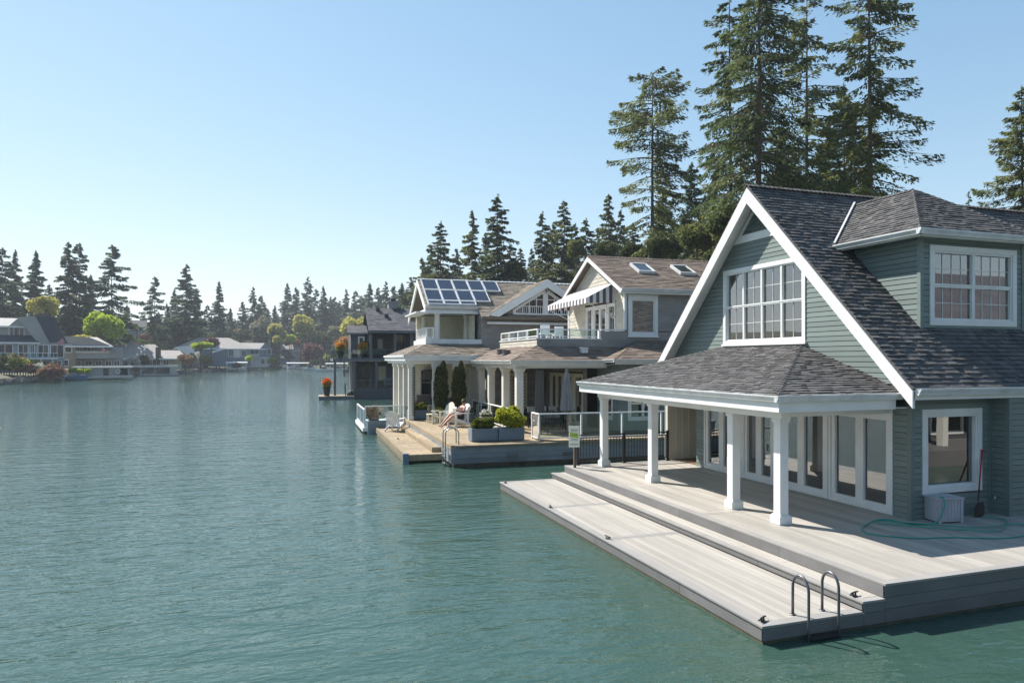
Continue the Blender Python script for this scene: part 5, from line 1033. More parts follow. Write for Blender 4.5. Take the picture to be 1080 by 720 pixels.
for i in range(104):     # filling trees lower down the hillside
    px = -70+i*5.0+rf_.uniform(-3, 3); 
    if 60 < px < 112 and i % 2: continue
    d = 245+max(0, px)*.55+rf_.uniform(-15, 40); top = np.interp(px, [-70, 60, 150, 240, 330, 440], [312, 326, 337, 334, 322, 312])+rf_.uniform(-9, 9)
    tree_at(px, top, d, far[i % 5], 30, 'fir in the wooded hillside behind the far shore', 'firs in the wooded hillside', rz=i*1.1, wx=1.35)

def decid(seed, R_, n, ls, m, clumps=10, flat=.8, bark='barkg', th=.5):
    r = np.random.RandomState(seed); tm = MB(); Ps = []; Ds = []; Rn = []
    tm.tube([(0, 0, -R_*2.2), (0, 0, 0), (.05, 0, R_*.6), (0, .05, R_*1.1)], R_*.07, R_*.04, 7)
    for i in range(clumps):
        a = i*2.4+r.rand(); e = r.uniform(-.75, 1.25); q = np.array([math.cos(a)*math.cos(e), math.sin(a)*math.cos(e), math.sin(e)*flat])*R_*r.uniform(.45, .68); c = q+np.array([0, 0, R_*1.25])
        tm.tube([(0, 0, R_*.7), tuple(c*np.array([.5, .5, .8])), tuple(c)], R_*.03, R_*.008, 5, cap=False)
        rr = R_*r.uniform(.32, .5); k = n//clumps; d = r.normal(size=(k, 3)); d /= np.linalg.norm(d, axis=1)[:, None]
        Ps.append(c+d*rr*(.35+.65*r.rand(k)**.5)[:, None]); Ds.append(d); Rn.append(np.clip(.5+.25*r.randn()+.22*r.randn(k), 0, 1))
    V, F, rn = leaves(np.concatenate(Ps), np.concatenate(Ds), ls, rnd=np.concatenate(Rn)); return tm.mesh('trunk', M[bark], smooth=True), npmesh('crown', V, F, rn, M[m])
def dec_at(px, cy, rpx, d, mesh, R_, label, cat='tree', name='leafy_tree', group=None, sq=1., rz=0):
    p = at(px, d); s_ = rpx*d/FPX/R_; zc = zat(cy, d); return place(name, label, cat, mesh, (p.x, p.y, zc-R_*1.3*s_*sq), group, (s_, s_, s_*sq), rz)
dec_at(110, 345, 21, 172, decid(1, 4, 5200, .42, 'lime', 14), 4, 'round bright lime-green tree behind the low houses at the left')
dec_at(86, 358, 12, 162, decid(2, 4, 2600, .5, 'yellow', 9), 4, 'low yellow-green tree just left of the bright lime one', sq=.6)
dec_at(47, 324, 16, 165, decid(3, 4, 2600, .5, 'yellow', 12), 4, 'pale yellow budding tree behind the steep dark roof')
dec_at(152, 358, 8, 200, decid(4, 4, 1500, .5, 'redleaf', 8), 4, 'small reddish tree behind the low grey roof')
dec_at(212, 366, 13, 190, decid(5, 4, 3000, .45, 'lime', 9), 4, 'flat yellow-green garden tree before the white carport', sq=.55)
dec_at(223, 361, 11, 228, decid(6, 4, 1800, .55, 'redleaf', 8), 4, 'reddish tree standing against the big hipped roof', sq=.6)
dec_at(196, 379, 10, 185, decid(7, 4, 1800, .5, 'dry', 8), 4, 'pinkish blossoming shrub by the waterside, left of the yellow-green garden tree', name='shrub', cat='shrub', sq=.7)
dec_at(179, 352, 17, 245, decid(8, 4, 3000, .5, 'bushg', 12), 4, 'loose green tree behind the chimney house')
dec_at(275, 342, 12, 330, decid(9, 4, 2400, .55, 'pale', 11), 4, 'grey-brown budding tree on the hill above the gabled house')
dec_at(292, 350, 11, 320, decid(10, 4, 2400, .55, 'yellow', 11), 4, 'yellow budding tree beside the dark cypress row on the hill')
dec_at(318, 342, 13, 330, decid(11, 4, 3600, .5, 'yellow', 16), 4, 'tall pale yellow tree above the reddish round tree')
dec_at(330, 372, 13, 300, decid(12, 4, 3600, .5, 'redleaf', 12), 4, 'round reddish-brown tree at the end of the lake')
dec_at(311, 360, 6, 335, decid(13, 4, 1200, .6, 'orange', 7), 4, 'small orange-yellow tree among the far houses', sq=.7)
dec_at(338, 360, 14, 325, decid(14, 4, 2600, .55, 'bushg', 12), 4, 'dark green leafy tree just behind the reddish round tree')
dec_at(377, 346, 17, 260, decid(15, 4, 3600, .5, 'yellow', 13), 4, 'yellow-green tree left of the charcoal house roof')
dec_at(352, 350, 9, 300, decid(16, 4, 1600, .55, 'pale', 9), 4, 'small budding tree left of the yellow-green tree by the charcoal house')
dec_at(363, 362, 10, 150, decid(17, 4, 2200, .4, 'orange', 9), 4, 'orange-leaved tree seen over the charcoal house balcony')
dec_at(250, 385, 6, 232, decid(18, 4, 900, .6, 'bushg', 7), 4, 'green tree on the lawn in front of the hipped-roof house', sq=.8); dec_at(262, 377, 5, 236, decid(19, 4, 900, .6, 'lime', 7), 4, 'taller lime-green tree in front of the gabled house'); dec_at(286, 380, 5, 262, decid(20, 4, 900, .6, 'lime', 7), 4, 'yellow-green bush between the gabled house and the blue canopy', sq=.8)
for i, (px, h_) in enumerate(((268.5, 22), (271, 23), (275, 24), (277, 24), (286, 19), (289.5, 19), (292.5, 18))):
    d = 318; p = at(px, d); z0 = gz(p); r = np.random.RandomState(60+i); n = 500; hh = r.rand(n); a = r.rand(n)*6.28; rr = .9*np.sin(np.pi*np.clip(hh*.9+.1, 0, 1))**.6
    top_z = zat(345 if px < 280 else 350, d); P = np.stack([rr*np.cos(a), rr*np.sin(a), hh*(top_z-z0)], 1); V, F, rn = leaves(P, np.stack([a*0, a*0, a*0+1], 1), .8)
    tk = MB(); tk.tube([(0, 0, 0), (0, 0, (top_z-z0)*.8)], .2, .05, 6)
    place('cypress_tree', 'slim dark cypress in the row on the hill below the pale building', 'cypress', (tk.mesh('trunk', M['bark']), npmesh('crown', V, F, rn, M['firb'])), (p.x, p.y, z0), 'slim cypresses on the hill')
GT = [decid(200+i, 4, 1500, .6, m_, 9) for i, m_ in enumerate(('bushg', 'pale', 'yellow', 'bushg', 'firb', 'lime', 'dry'))]
gr = np.random.RandomState(21)
for i in range(44):
    px = 126+i*5.4+gr.uniform(-3, 3); d = 262+(px-126)*.35+gr.uniform(-12, 35); cy = np.interp(px, [126, 200, 280, 370], [358, 356, 358, 362])+gr.uniform(-6, 8); dec_at(px, cy, gr.uniform(5, 9.5), d, GT[gr.randint(7) if i % 3 else 0], 4, 'small garden tree among the hillside houses of the far shore', group='garden trees among the far houses', rz=i)
# low green growth at the foot of the firs on the right bank
for i, (px, cy, r_, d) in enumerate(((700, 262, 20, 66), (735, 250, 22, 60), (668, 268, 16, 78), (762, 235, 24, 57), (640, 262, 13, 92), (608, 262, 12, 100), (545, 285, 12, 108), (455, 300, 14, 118), (838, 200, 24, 58), (880, 196, 22, 60), (960, 190, 20, 72))):
    if px > 900: continue
    lb = ('behind the second skylight of the brown roof', 'just left of the green gable rake', 'at the foot of the lone bare-trunked fir', 'touching the left rake of the green gable near its top', 'over the left part of the brown shingled roof', 'just left of the brown gable peak', 'over the tan roof right of the solar panels', 'behind the charcoal chimney end of the solar roof', 'just right of the green gable peak', 'over the ridge left of the dormer')[i]
    dec_at(px, cy, r_, d, decid(80+i, 4, 5200, .38, 'firg' if i % 2 else 'bushg', 12), 4, 'bushy green tree '+lb, group='bushy trees among the firs')

# ------------------------------------------------------------ far houses (coordinates read in photo pixels, turned into metres)
class FH:
    def __init__(s, name, label, cat, px, d, group=None, turn=0, ground_y=None):
        s.px, s.d, s.k = px, d, d/FPX; p = at(px, d); dirv = p.normalized(); s.rot = -math.atan2(dirv.x, dirv.y)+turn
        s.t = T(name, label, cat, (0, 0, 0), (s.rot, Vector((p.x, p.y, 0))), group)
        s.Z = lambda y: zat(y, d); s.X = lambda x: (x-px)*s.k
    def box(s, name, x0, x1, ylo, yhi, dy0, dy1, m, parent=None): mb = MB(); mb.box(s.X(x0), s.X(x1), dy0, dy1, s.Z(ylo), s.Z(yhi)); return s.t.part(name, mb, m, parent)
    def wins(s, lst, y0, y1, dy, frame='white', glz='darkglass', parent=None, mull=1, name='window'):
        for (a, b) in lst:
            X0, X1, Z0, Z1 = s.X(a), s.X(b), s.Z(y1), s.Z(y0); fw = .13
            mb = MB(); mb.box(X0, X0+fw, dy-.08, dy+.01, Z0, Z1); mb.box(X1-fw, X1, dy-.08, dy+.01, Z0, Z1); mb.box(X0+fw, X1-fw, dy-.08, dy+.01, Z0, Z0+fw); mb.box(X0+fw, X1-fw, dy-.08, dy+.01, Z1-fw, Z1)
            for k in range(1, mull+1): x = X0+(X1-X0)*k/(mull+1); mb.box(x-.04, x+.04, dy-.075, dy, Z0+fw, Z1-fw)
            w_ = s.t.part(name, mb, frame, parent); mb = MB(); mb.box(X0+fw, X1-fw, dy-.04, dy-.01, Z0+fw, Z1-fw); s.t.part('pane', mb, glz, w_)
    def roof(s, x0, x1, ye, yr, dy0, dy1, m, i0=0, i1=0, ov=.5, name='roof', thick=.25, frame='white'):
        X0, X1, Ze, Zr = s.X(x0), s.X(x1), s.Z(ye), s.Z(yr); ym = (dy0+dy1)/2; a, b = dy0-ov, dy1+ov; mb = MB()
        r0 = (X0+i0, ym, Zr); r1 = (X1-i1, ym, Zr); v = [(X0, a, Ze), (X1, a, Ze), (X1, b, Ze), (X0, b, Ze), r0, r1]; v2 = [(q[0], q[1], q[2]-thick) for q in v[:4]]
        mb.add(v+v2, [(0, 1, 5, 4), (2, 3, 4, 5), (3, 0, 4), (1, 2, 5), (6, 9, 8, 7), (0, 6, 7, 1), (1, 7, 8, 2), (2, 8, 9, 3), (3, 9, 6, 0)], .5)
        o_ = s.t.part(name, mb, m); mb = MB(); mb.box(X0-.02, X1+.02, a-.1, a-.003, Ze-thick-.05, Ze+.02); s.t.part('gutter', mb, frame, o_); return o_
    def poly(s, name, pts, dy, th, m, parent=None): mb = MB(); P = plane((0, dy, 0), (1, 0, 0), (0, 0, 1)); mb.pprism(P, [(s.X(x), s.Z(y)) for x, y in pts][::-1], -th, 0); return s.t.part(name, mb, m, parent)
# house at the left edge
f = FH('lakeside_house', 'large grey two-storey house with white window bands, balcony and steep dark roof', 'house', 30, 136)
f.box('wall', -60, 62, 393, 361, 0, 9, 'greywall'); f.box('dormer_wall', -12, 33, 360, 343, 1.2, 6, 'greywall')
f.roof(-62, 40, 361, 338, 0, 9, 'darkroof', 0, 3, .5); f.roof(-14, 34, 344, 335, 1.2, 6, 'paleroof', 2, 2, .5, name='dormer_roof')
f.poly('gable', [(13, 344), (20, 336.5), (27, 344)], .6, 1.5, 'greywall')
f.poly('steep_wall', [(20, 335), (36, 333), (48.5, 361), (38, 361)], -.1, 5, 'greywall'); f.poly('steep_roof', [(36, 333), (52.5, 333), (64.5, 361), (48.5, 361)], -.12, 5, 'darkroof'); f.box('chimney', 37, 50, 334, 329.5, 2, 4, 'brick')
f.wins(((13, 26.5),), 344.5, 354.5, 1.2, mull=2); f.wins(((-22, -12), (-10, 1), (3, 17), (21, 30), (31, 35.5), (38, 48), (49, 61.5)), 363, 377, 0, mull=1); f.wins(((-20, -8), (-6, 6), (8, 17), (20, 27), (30, 40), (42, 50), (52, 59.5)), 380, 391.5, 0, mull=1, name='lower_window')
f.box('balcony', -60, 56, 378.8, 377.3, -2.4, 0, 'white')
mb = MB(); x = -58
while x < 56: mb.box(f.X(x)-.04, f.X(x)+.04, -2.38, -2.3, f.Z(378), f.Z(372)); x += 5
mb.box(f.X(-60), f.X(56), -2.4, -2.28, f.Z(372.3), f.Z(371.8)); rl = f.t.part('balcony_railing', mb, 'white'); mb = MB(); mb.box(f.X(-60), f.X(56), -2.34, -2.32, f.Z(377.3), f.Z(372.4)); f.t.part('glass_panel', mb, 'railglass', rl)
for x in (-18, -5, 8, 18.5, 28.5, 41, 51): f.box('pillar', x-.6, x+.6, 392, 378.8, -2.3, -2.0, 'white')
f.poly('flag', [(54, 362), (60, 356), (62, 361), (57, 364)], -1.5, .03, 'pinkflag')
# olive house
f = FH('lakeside_house', 'olive-brown two-storey house with shallow grey gable roof and long balcony', 'house', 95, 152)
f.box('wall', 63, 82, 388, 362, 0, 9, 'olive'); f.poly('wall_gable', [(63, 362), (63, 355), (82, 364), (82, 366)], 0, .3, 'olive'); f.box('wall_back', 82, 126, 388, 366, 3.5, 9, 'greywall'); f.poly('roof', [(62, 354.5), (94, 355.5), (116, 365), (82, 364.5)], -.2, .4, 'farroof'); f.roof(62, 116, 364.8, 354.8, -.2, 9, 'farroof', 2, 3, .4)
f.box('balcony', 80, 112, 372.2, 370.2, 0, 3.5, 'palewall'); f.poly('lower_roof', [(104, 369), (112, 369), (128, 377.5), (113, 377.5)], .4, .6, 'farroof'); f.box('balcony_wall', 80, 112, 378, 372.2, .3, 3.4, 'greywall')
f.wins(((72.5, 79),), 363, 372, 0, mull=0); f.wins(((63.5, 76),), 379, 386, 0, mull=0); f.wins(((83, 88), (92, 99), (101, 108)), 366, 370.5, 3.4, mull=1); f.wins(((82, 87), (90, 97), (100, 106), (109, 115), (117, 123)), 380, 386, 3.4, mull=1); f.poly('flag', [(105, 368), (109, 372), (110, 369), (107, 367)], -.6, .03, 'pinkflag')
f = FH('boathouse', 'low grey boathouse with white life ring on a long dock at the left', 'boathouse', 106, 143)
f.box('wall', 96, 133, 396, 388, 0, 4, 'greywall'); f.box('roof', 80, 136, 388, 386.5, -.5, 5, 'palewall'); f.box('door', 108.5, 113.5, 396, 387.5, -.06, 0, 'black'); f.box('opening_shade_panel', 124, 131, 395.5, 388.5, -.05, 0, 'dark'); f.box('left_wall', 78, 96, 394, 388, 2, 4, 'pinkwall'); f.box('dock', 76, 136, 398.6, 396.3, -2.5, 4, 'paleroof')  # dark panel on the solid wall paints the shade of an opening
mb = MB(); cx, cz = f.X(122), f.Z(391.5)
mb.tube([(cx+.38*math.cos(a), -.12, cz+.38*math.sin(a)) for a in np.linspace(0, 6.283, 20)], .09, seg=6, cap=False); f.t.part('life_ring', mb, 'white', smooth=True)
for i, px in enumerate((75.5, 83.5, 92.5)):
    p = at(px, 140); pot(p.x, p.y, zat(397.5, 140), .55, .8, ('yellow-leaved dock pot, left one of three on the boathouse dock', 'yellow-leaved dock pot, middle one of three on the boathouse dock', 'yellow-leaved dock pot, right one of three on the boathouse dock')[i], [('lime', .5, .6, 300, .22)], m='planter', frame=FR_A, group='pots on the boathouse dock')
def boat(px, y, L, d, label, turn=0, hull='boatwhite', canopy=None, cab=True, name='motorboat', lift=0):
    p = at(px, d); dirv = p.normalized(); rot = -math.atan2(dirv.x, dirv.y)+turn; t = T(name, label, 'boat', (0, 0, 0), (rot, Vector((p.x, p.y, 0))))
    mb = MB(); st_ = np.linspace(0, 1, 9); W = L*.16; rows = []
    for s_ in st_: ww = W*(1-s_**3)**.8+.02; sh_ = .75+.35*s_*s_; rows.append([(-L/2+L*s_, -ww, sh_+lift), (-L/2+L*s_*.96, -ww*.75, .1+lift), (-L/2+L*s_*.93, 0, -.2+lift), (-L/2+L*s_*.96, ww*.75, .1+lift), (-L/2+L*s_, ww, sh_+lift)])
    vs = [v for r_ in rows for v in r_]; fs = [(i*5+j, (i+1)*5+j, (i+1)*5+j+1, i*5+j+1) for i in range(8) for j in range(4)]+[(i*5, i*5+4, (i+1)*5+4, (i+1)*5) for i in range(8)]+[(0, 1, 2, 3, 4)]
    mb.add(vs, fs); t.part('hull', mb, hull)
    if cab:
        mb = MB(); a, b = -L*.12, L*.16; mb.add([(a, -W*.6, .8+lift), (b+.5, -W*.5, .95+lift), (b+.5, W*.5, .95+lift), (a, W*.6, .8+lift), (a, -W*.5, 1.5+lift), (b, -W*.4, 1.5+lift), (b, W*.4, 1.5+lift), (a, W*.5, 1.5+lift)], [(0, 1, 5, 4), (1, 2, 6, 5), (2, 3, 7, 6), (3, 0, 4, 7), (4, 5, 6, 7)]); t.part('windscreen', mb, 'darkglass')
    mb = MB(); mb.box(-L*.42, -L*.15, -W*.7, W*.7, .78+lift, 1.0+lift); t.part('seat', mb, 'cushion')
    if canopy:
        mb = MB(); n = 8
        for i in range(n):
            a0 = math.pi*i/n; a1 = math.pi*(i+1)/n; mb.slab([(-L*.55, -math.cos(a0)*W*1.25, 2.3+.45*math.sin(a0)+lift), (-L*.55, -math.cos(a1)*W*1.25, 2.3+.45*math.sin(a1)+lift), (L*.55, -math.cos(a1)*W*1.25, 2.3+.45*math.sin(a1)+lift), (L*.55, -math.cos(a0)*W*1.25, 2.3+.45*math.sin(a0)+lift)], (0, 0, .05))
        t.part('canopy', mb, canopy)
        for a in (-L*.5, L*.5):
            for b in (-W*1.2, W*1.2): mb = MB(); mb.box(a-.06, a+.06, b-.06, b+.06, -.5, 2.35+lift); t.part('canopy_post', mb, 'gutter')
    return t
boat(76, 398, 5.4, 136, 'small white and blue boat moored at the left end of the boathouse dock', R(3), 'boatblue')
boat(249.5, 388, 6.2, 236, 'boat on a lift under a white arched canopy before the hipped-roof house', R(8), 'boatwhite', 'boatwhite', lift=.5)
boat(305, 384, 6.6, 320, 'boat under the bright blue canopy at the far end of the lake', R(5), 'boatwhite', 'bluetarp', lift=.2)
boat(314, 386, 8.5, 300, 'boat under a long white canopy, right of the blue canopy', R(4), 'boatwhite', 'boatwhite')
boat(327, 389, 5.5, 270, 'open white boat moored under the reddish round tree', R(-25), 'boatwhite'); boat(342, 391, 6.6, 240, 'white motorboat with its bow to the left near the charcoal house', R(172), 'boatwhite'); boat(355, 388, 7.6, 262, 'boat below a pale flat canopy beside the white motorboat', R(6), 'boatwhite', 'palewall'); boat(368, 393, 4.0, 225, 'small dark-hulled boat just left of the charcoal house', R(10), 'charcoal')
# chimney house
f = FH('lakeside_house', 'low yellowish bungalow with wide grey roof and dark brick chimney', 'house', 155, 190)
f.box('wall', 118, 188, 389, 377, 0, 9, 'yellowwall'); f.roof(112, 178, 378, 362.5, 0, 12, 'farroof', 3, 4); f.roof(166, 194, 378, 369, -1, 7, 'farroof', 1, 2, name='side_roof'); f.box('chimney', 163, 168, 380, 366, -1.2, .2, 'brick')
f.wins(((121, 126), (131, 138), (142, 148), (151, 158), (160, 168), (170, 176)), 379, 385.5, 0, mull=1)
f = FH('boathouse', 'open flat-roofed boat shelter with grey end wall below the yellowish bungalow', 'boathouse', 160, 175)
f.box('roof', 136, 185, 387.3, 385.3, -1, 5, 'palewall'); f.box('end_wall', 177, 184, 395, 387, -.9, 4.5, 'paleroof'); f.box('back_wall', 137, 177, 394, 387, 3.5, 4.5, 'greywall'); f.box('dock', 130, 186, 395.9, 394, -1.5, 5, 'greywall')
for x in (137.5, 150, 163): f.box('pillar', x-.4, x+.4, 395, 387, -.9, -.7, 'palewall')
mb = MB(); mb.bar((f.X(142), -.5, f.Z(394)), (f.X(157), -.5, f.Z(388)), .12, .12); mb.bar((f.X(160), -.5, f.Z(394)), (f.X(170), -.5, f.Z(387.5)), .12, .12); f.t.part('brace', mb, 'palewall')
# hipped roof house, gabled house, small ones
f = FH('lakeside_house', 'dark blue-grey house with big hipped roof and white carport roof', 'house', 228, 244)
f.box('wall', 192, 262, 386, 367, 0, 12, 'bluewall'); f.roof(187, 265, 367.5, 355.5, 0, 13, 'farroof', 8, 8); f.poly('carport_roof', [(189, 366.5), (205, 365), (209, 374), (200, 374)], -4, .3, 'white'); f.poly('carport_roof', [(222, 371), (236, 366.8), (236, 368.5), (224, 372.5)], -3, .3, 'white')
f.wins(((240, 245), (247, 251)), 368, 376, 0, frame='white', glz='darkglass'); f.box('white_wall', 245.5, 252, 377, 367.5, -.12, -.06, 'palewall'); f.wins(((253, 258),), 369, 376, -.02)
f = FH('lakeside_house', 'pale house with dark gable end and white-framed window by the bay', 'house', 272, 262, turn=.15)
f.box('wall', 256, 284, 387, 367.5, 0, 9, 'palewall'); f.roof(254, 280, 367.8, 361.3, 0, 9, 'farroof', 0, 0); f.poly('gable_wall', [(273.5, 376), (273.5, 368), (279.5, 361), (286, 368), (286, 376)], -.3, .4, 'bluewall'); f.wins(((264.5, 273),), 367.5, 373.5, 0); f.wins(((281, 285),), 367.5, 373.5, -.72, mull=0); f.wins(((275, 279), (281, 285)), 378, 384, -.02); f.box('lower_wall', 262, 274, 380, 375, -.2, -.02, 'pinkwall')
f = FH('lakeside_house', 'small grey house with long low roof behind the blue canopy', 'house', 300, 330)
f.box('wall', 288, 316, 385, 368, 0, 9, 'greywall'); f.roof(286, 300, 377, 369, -3, 6, 'farroof', 1, 1); f.roof(295, 318, 370, 363, 0, 9, 'farroof', 1, 2, name='main_roof'); f.poly('dark_roof', [(293, 370), (303, 369), (311, 378), (303, 378)], -3.5, .4, 'darkroof'); f.wins(((305, 308), (310, 314)), 370, 375, 0)
f = FH('hillside_house', 'pale stepped building on the hill left of the cypress row', 'house', 262, 345)
f.box('wall', 252, 269, 365, 350, 0, 10, 'palewall'); f.box('upper_wall', 253, 270, 350, 342, 3, 10, 'palewall'); f.roof(252, 271, 342.5, 340, 3, 10, 'paleroof', 1, 1); f.roof(251, 270, 351, 349, 0, 4, 'paleroof', 1, 1, name='lower_roof'); f.wins(((255, 259), (261, 265)), 352.5, 357, 0); f.wins(((256, 260), (262, 266)), 344, 348, 3)
f = FH('hillside_house', 'brown house with flat pale roof right of the cypress row', 'house', 303, 350)
f.box('wall', 295, 312, 364, 357, 0, 9, 'brick'); f.roof(294, 313, 357.5, 353.5, 0, 9, 'paleroof', 1, 1); f.wins(((298, 302), (304, 308)), 358.5, 362.5, 0)
f = FH('hillside_house', 'blue-grey house with a dark roof seen between the firs, behind the lime tree', 'house', 146, 250)
f.box('wall', 136, 156, 372, 347, 0, 9, 'bluewall'); f.roof(135, 157, 347.5, 337, 0, 9, 'darkroof', 1, 1); f.wins(((139, 143), (146, 150)), 350, 356, 0)
f = FH('hillside_house', 'pale grey house half hidden by loose green trees above the bungalow', 'house', 185, 268)
f.box('wall', 176, 197, 370, 352, 0, 9, 'greywall'); f.roof(174, 199, 352.5, 346, 0, 9, 'paleroof', 1, 1); f.wins(((179, 183), (187, 191)), 354, 359, 0)
# banks: rocks and shrubs
SHR = [decid(100+i, 1.6, 700, .26, m_, 7) for i, m_ in enumerate(('bushg', 'dry', 'box', 'redleaf', 'lime', 'bloomw', 'bushg'))]
rr_ = np.random.RandomState(9)
for i in range(34):
    px = -30+i*2.85; d = 125+rr_.uniform(-4, 5); p = at(px, d); s_ = rr_.uniform(.7, 1.25)
    place('shrub', 'mixed shrub on the bank below the large grey two-storey house', 'shrub', SHR[(i*3) % 7 if i % 3 else 1], (p.x, p.y, max(gz(p), .1)-.1), 'shrubs on the left bank', s_, i)
for i in range(46):
    px = 140+i*4.6+rr_.uniform(-1.5, 1.5); d0 = np.interp(px, [128, 185, 240, 300, 345], [172, 205, 262, 335, 345]); p = at(px, d0+rr_.uniform(0, 6)); s_ = rr_.uniform(.8, 1.6)*np.interp(px, [140, 340], [1, 1.5])
    if 250 < px < 256: continue
    place('shrub', 'garden shrub on the far bank beyond the bungalow', 'shrub', SHR[rr_.randint(7)], (p.x, p.y, max(gz(p), .2)-.2), 'shrubs on the far bank', s_, i)
def rockbank(name, label, pts, n, seed, size=.6):
    r = np.random.RandomState(seed); mb = MB(); pts = [Vector((a, b, 0)) for a, b in pts]
    for i in range(n):
        t = r.rand()*(len(pts)-1); k = int(t); p = pts[k].lerp(pts[k+1], t-k); s_ = size*r.uniform(.5, 1.4); c = (p.x+r.uniform(-.8, .8), p.y+r.uniform(-.6, 1.0), r.uniform(-.1, .5)); ring = []
        vs = []
        for zz, q in ((-.6, .8), (0, 1.), (.55, .6)):
            for a in range(6): an = a*1.047+r.uniform(-.25, .25); vs.append((c[0]+s_*q*math.cos(an)*r.uniform(.8, 1.2), c[1]+s_*q*math.sin(an)*r.uniform(.8, 1.2), c[2]+s_*zz))
        mb.add(vs, [(j*6+a, j*6+(a+1) % 6, (j+1)*6+(a+1) % 6, (j+1)*6+a) for j in range(2) for a in range(6)]+[tuple(range(12, 18))])
    o_ = bpy.data.objects.new(name, mb.mesh(name, M['stone'])); C.objects.link(o_); o_['kind'] = 'stuff'; o_['label'] = label; o_['category'] = 'rocks'
rockbank('bank_rocks', 'rough rocks along the waterline of the left and far banks', [(-120, 108), (-60, 112), (-44.2, 116.5), (-43.4, 136.3), (-40.6, 151.3), (-39.9, 160.6), (-35.2, 187.6), (-27.6, 220), (-17.5, 280), (3.2, 361)], 900, 3, .8)
for i, (a, b, d) in enumerate(((224, 238, 252), (256, 275, 262), (232, 246, 250), (312, 330, 330))):
    pa = at(a, d); pb = at(b, d); mb = MB(); mb.bar((pa.x, pa.y, .45), (pb.x, pb.y, .45), 2.2, .3); dn = (pb-pa).normalized()
    t = T('small_dock', ('low dock left of the canopy boat lift', 'low dock in front of the gabled house', 'lawn-side dock beneath the hipped-roof house', 'low dock at the end of the lake by the moored boats')[i], 'dock', (pa.x, pa.y, 0), FR_A); t.part('deck', mb, 'palewall')
    for k in range(4): q = pa.lerp(pb, k/3); mb = MB(); mb.tube([(q.x, q.y, -.6), (q.x, q.y, 1.0)], .14, seg=6); t.part('pile', mb, 'mossy')

# ------------------------------------------------------------ charcoal house on the water
E3 = T('lake_house', 'charcoal two-storey house on the water with balcony, glass railings and grey roof', 'house', (8, 78, 0), FR_B)
def ux(x): return 3.3+(x-354)*.1
PE = plane((0, 75.5, 0), (1, 0, 0), (0, 0, 1))
mb = MB(); mb.box(5.2, 15, 75.0, 82, .0, .85); E3.part('base', mb, 'charcoal')
mb = MB(); mb.box(5.2, 5.35, 76.5, 82, .85, 3.9); mb.box(5.2, 15, 77.6, 77.75, .85, 3.9); mb.box(5.0, 15, 78.0, 78.15, 4.2, 7.1); mb.box(6.75, 6.9, 76, 84, 4.2, 7.3); mb.box(5.0, 5.15, 76.3, 80, 4.2, 6.9); mb.box(5.0, 6.8, 76.2, 76.35, 4.2, 6.9); E3.part('wall', mb, 'charcoal')
mb = MB(); mb.box(3.1, 15, 75.0, 82, 3.95, 4.2); E3.part('upper_floor', mb, 'charcoal2'); mb = MB(); mb.box(5.2, 15, 75.1, 82, .85, .95); E3.part('lower_floor', mb, 'charcoal2')
for (u, z0, z1, w_) in ((3.3, .3, 3.95, .12), (5.3, .95, 3.95, .10), (7.6, .95, 3.95, .10), (10.0, .95, 3.95, .1), (7.0, 4.2, 7.1, .14), (9.6, 4.2, 7.1, .12), (11.4, 4.2, 7.1, .16)):
    mb = MB(); mb.box(u-w_, u+w_, 75.05, 75.05+2*w_, z0, z1); E3.part('post', mb, 'charcoal2')
rE, _ = roofplane(E3, [(6.75, 74.6, 7.2), (17, 74.6, 7.2), (17, 79.2, 9.9), (6.75, 79.2, 9.9)], 'greyroof', .3, .6, .025, .2); roofplane(E3, [(17, 83.8, 7.2), (6.75, 83.8, 7.2), (6.75, 79.2, 9.9), (17, 79.2, 9.9)], 'greyroof', .3, .6, .025, .2)
roofplane(E3, [(4.7, 75.9, 6.95), (6.8, 75.9, 6.95), (6.8, 78.5, 7.9), (4.7, 78.5, 7.9)], 'greyroof', .3, .6, .025, .2, name='side_roof')
mb = MB(); mb.box(6.7, 17, 74.55, 74.7, 6.95, 7.18); mb.box(6.7, 17, 74.7, 78, 6.93, 6.97); mb.box(4.65, 6.8, 75.82, 75.92, 6.75, 6.95); E3.part('eave_fascia', mb, 'charcoal2')
mb = MB(); mb.box(9.4, 10.5, 79.4, 80.4, 9.4, 10.6); mb.box(9.25, 10.65, 79.3, 80.5, 10.6, 10.7); ch = E3.part('chimney', mb, 'greywall'); mb = MB(); mb.lathe((9.95, 79.9, 10.7), [(.25, 0), (.25, .3), (.4, .35), (.1, .5)], 10); E3.part('chimney_pot', mb, 'black', ch)
for (u, v) in ((8.1, 78.6), (8.9, 77.3), (10.3, 78.7)): mb = MB(); z = 7.2+(v-74.6)*.587; mb.box(u-.2, u+.2, v-.2, v+.2, z-.1, z+.3); E3.part('roof_vent', mb, 'black')
PE2 = plane((0, 76.18, 0), (1, 0, 0), (0, 0, 1)); window(E3, PE2, 5.75, 6.45, 4.3, 6.6, 1, 1, glass='darkglass', depth=0, tw=.12, name='door')
PE3 = plane((0, 77.98, 0), (1, 0, 0), (0, 0, 1)); window(E3, PE3, 7.9, 8.7, 4.9, 6.5, glass='blind', frame='charcoal2', depth=0); window(E3, PE3, 9.7, 11.1, 4.3, 6.9, 2, 1, glass='darkglass', frame='charcoal2', depth=0)
PE4 = plane((0, 77.58, 0), (1, 0, 0), (0, 0, 1)); window(E3, PE4, 7.9, 9.0, 1.6, 3.5, glass='yellowwall', frame='charcoal2', depth=0); window(E3, PE4, 5.6, 7.3, 1.0, 3.6, 2, 1, glass='darkglass', frame='charcoal2', depth=0)
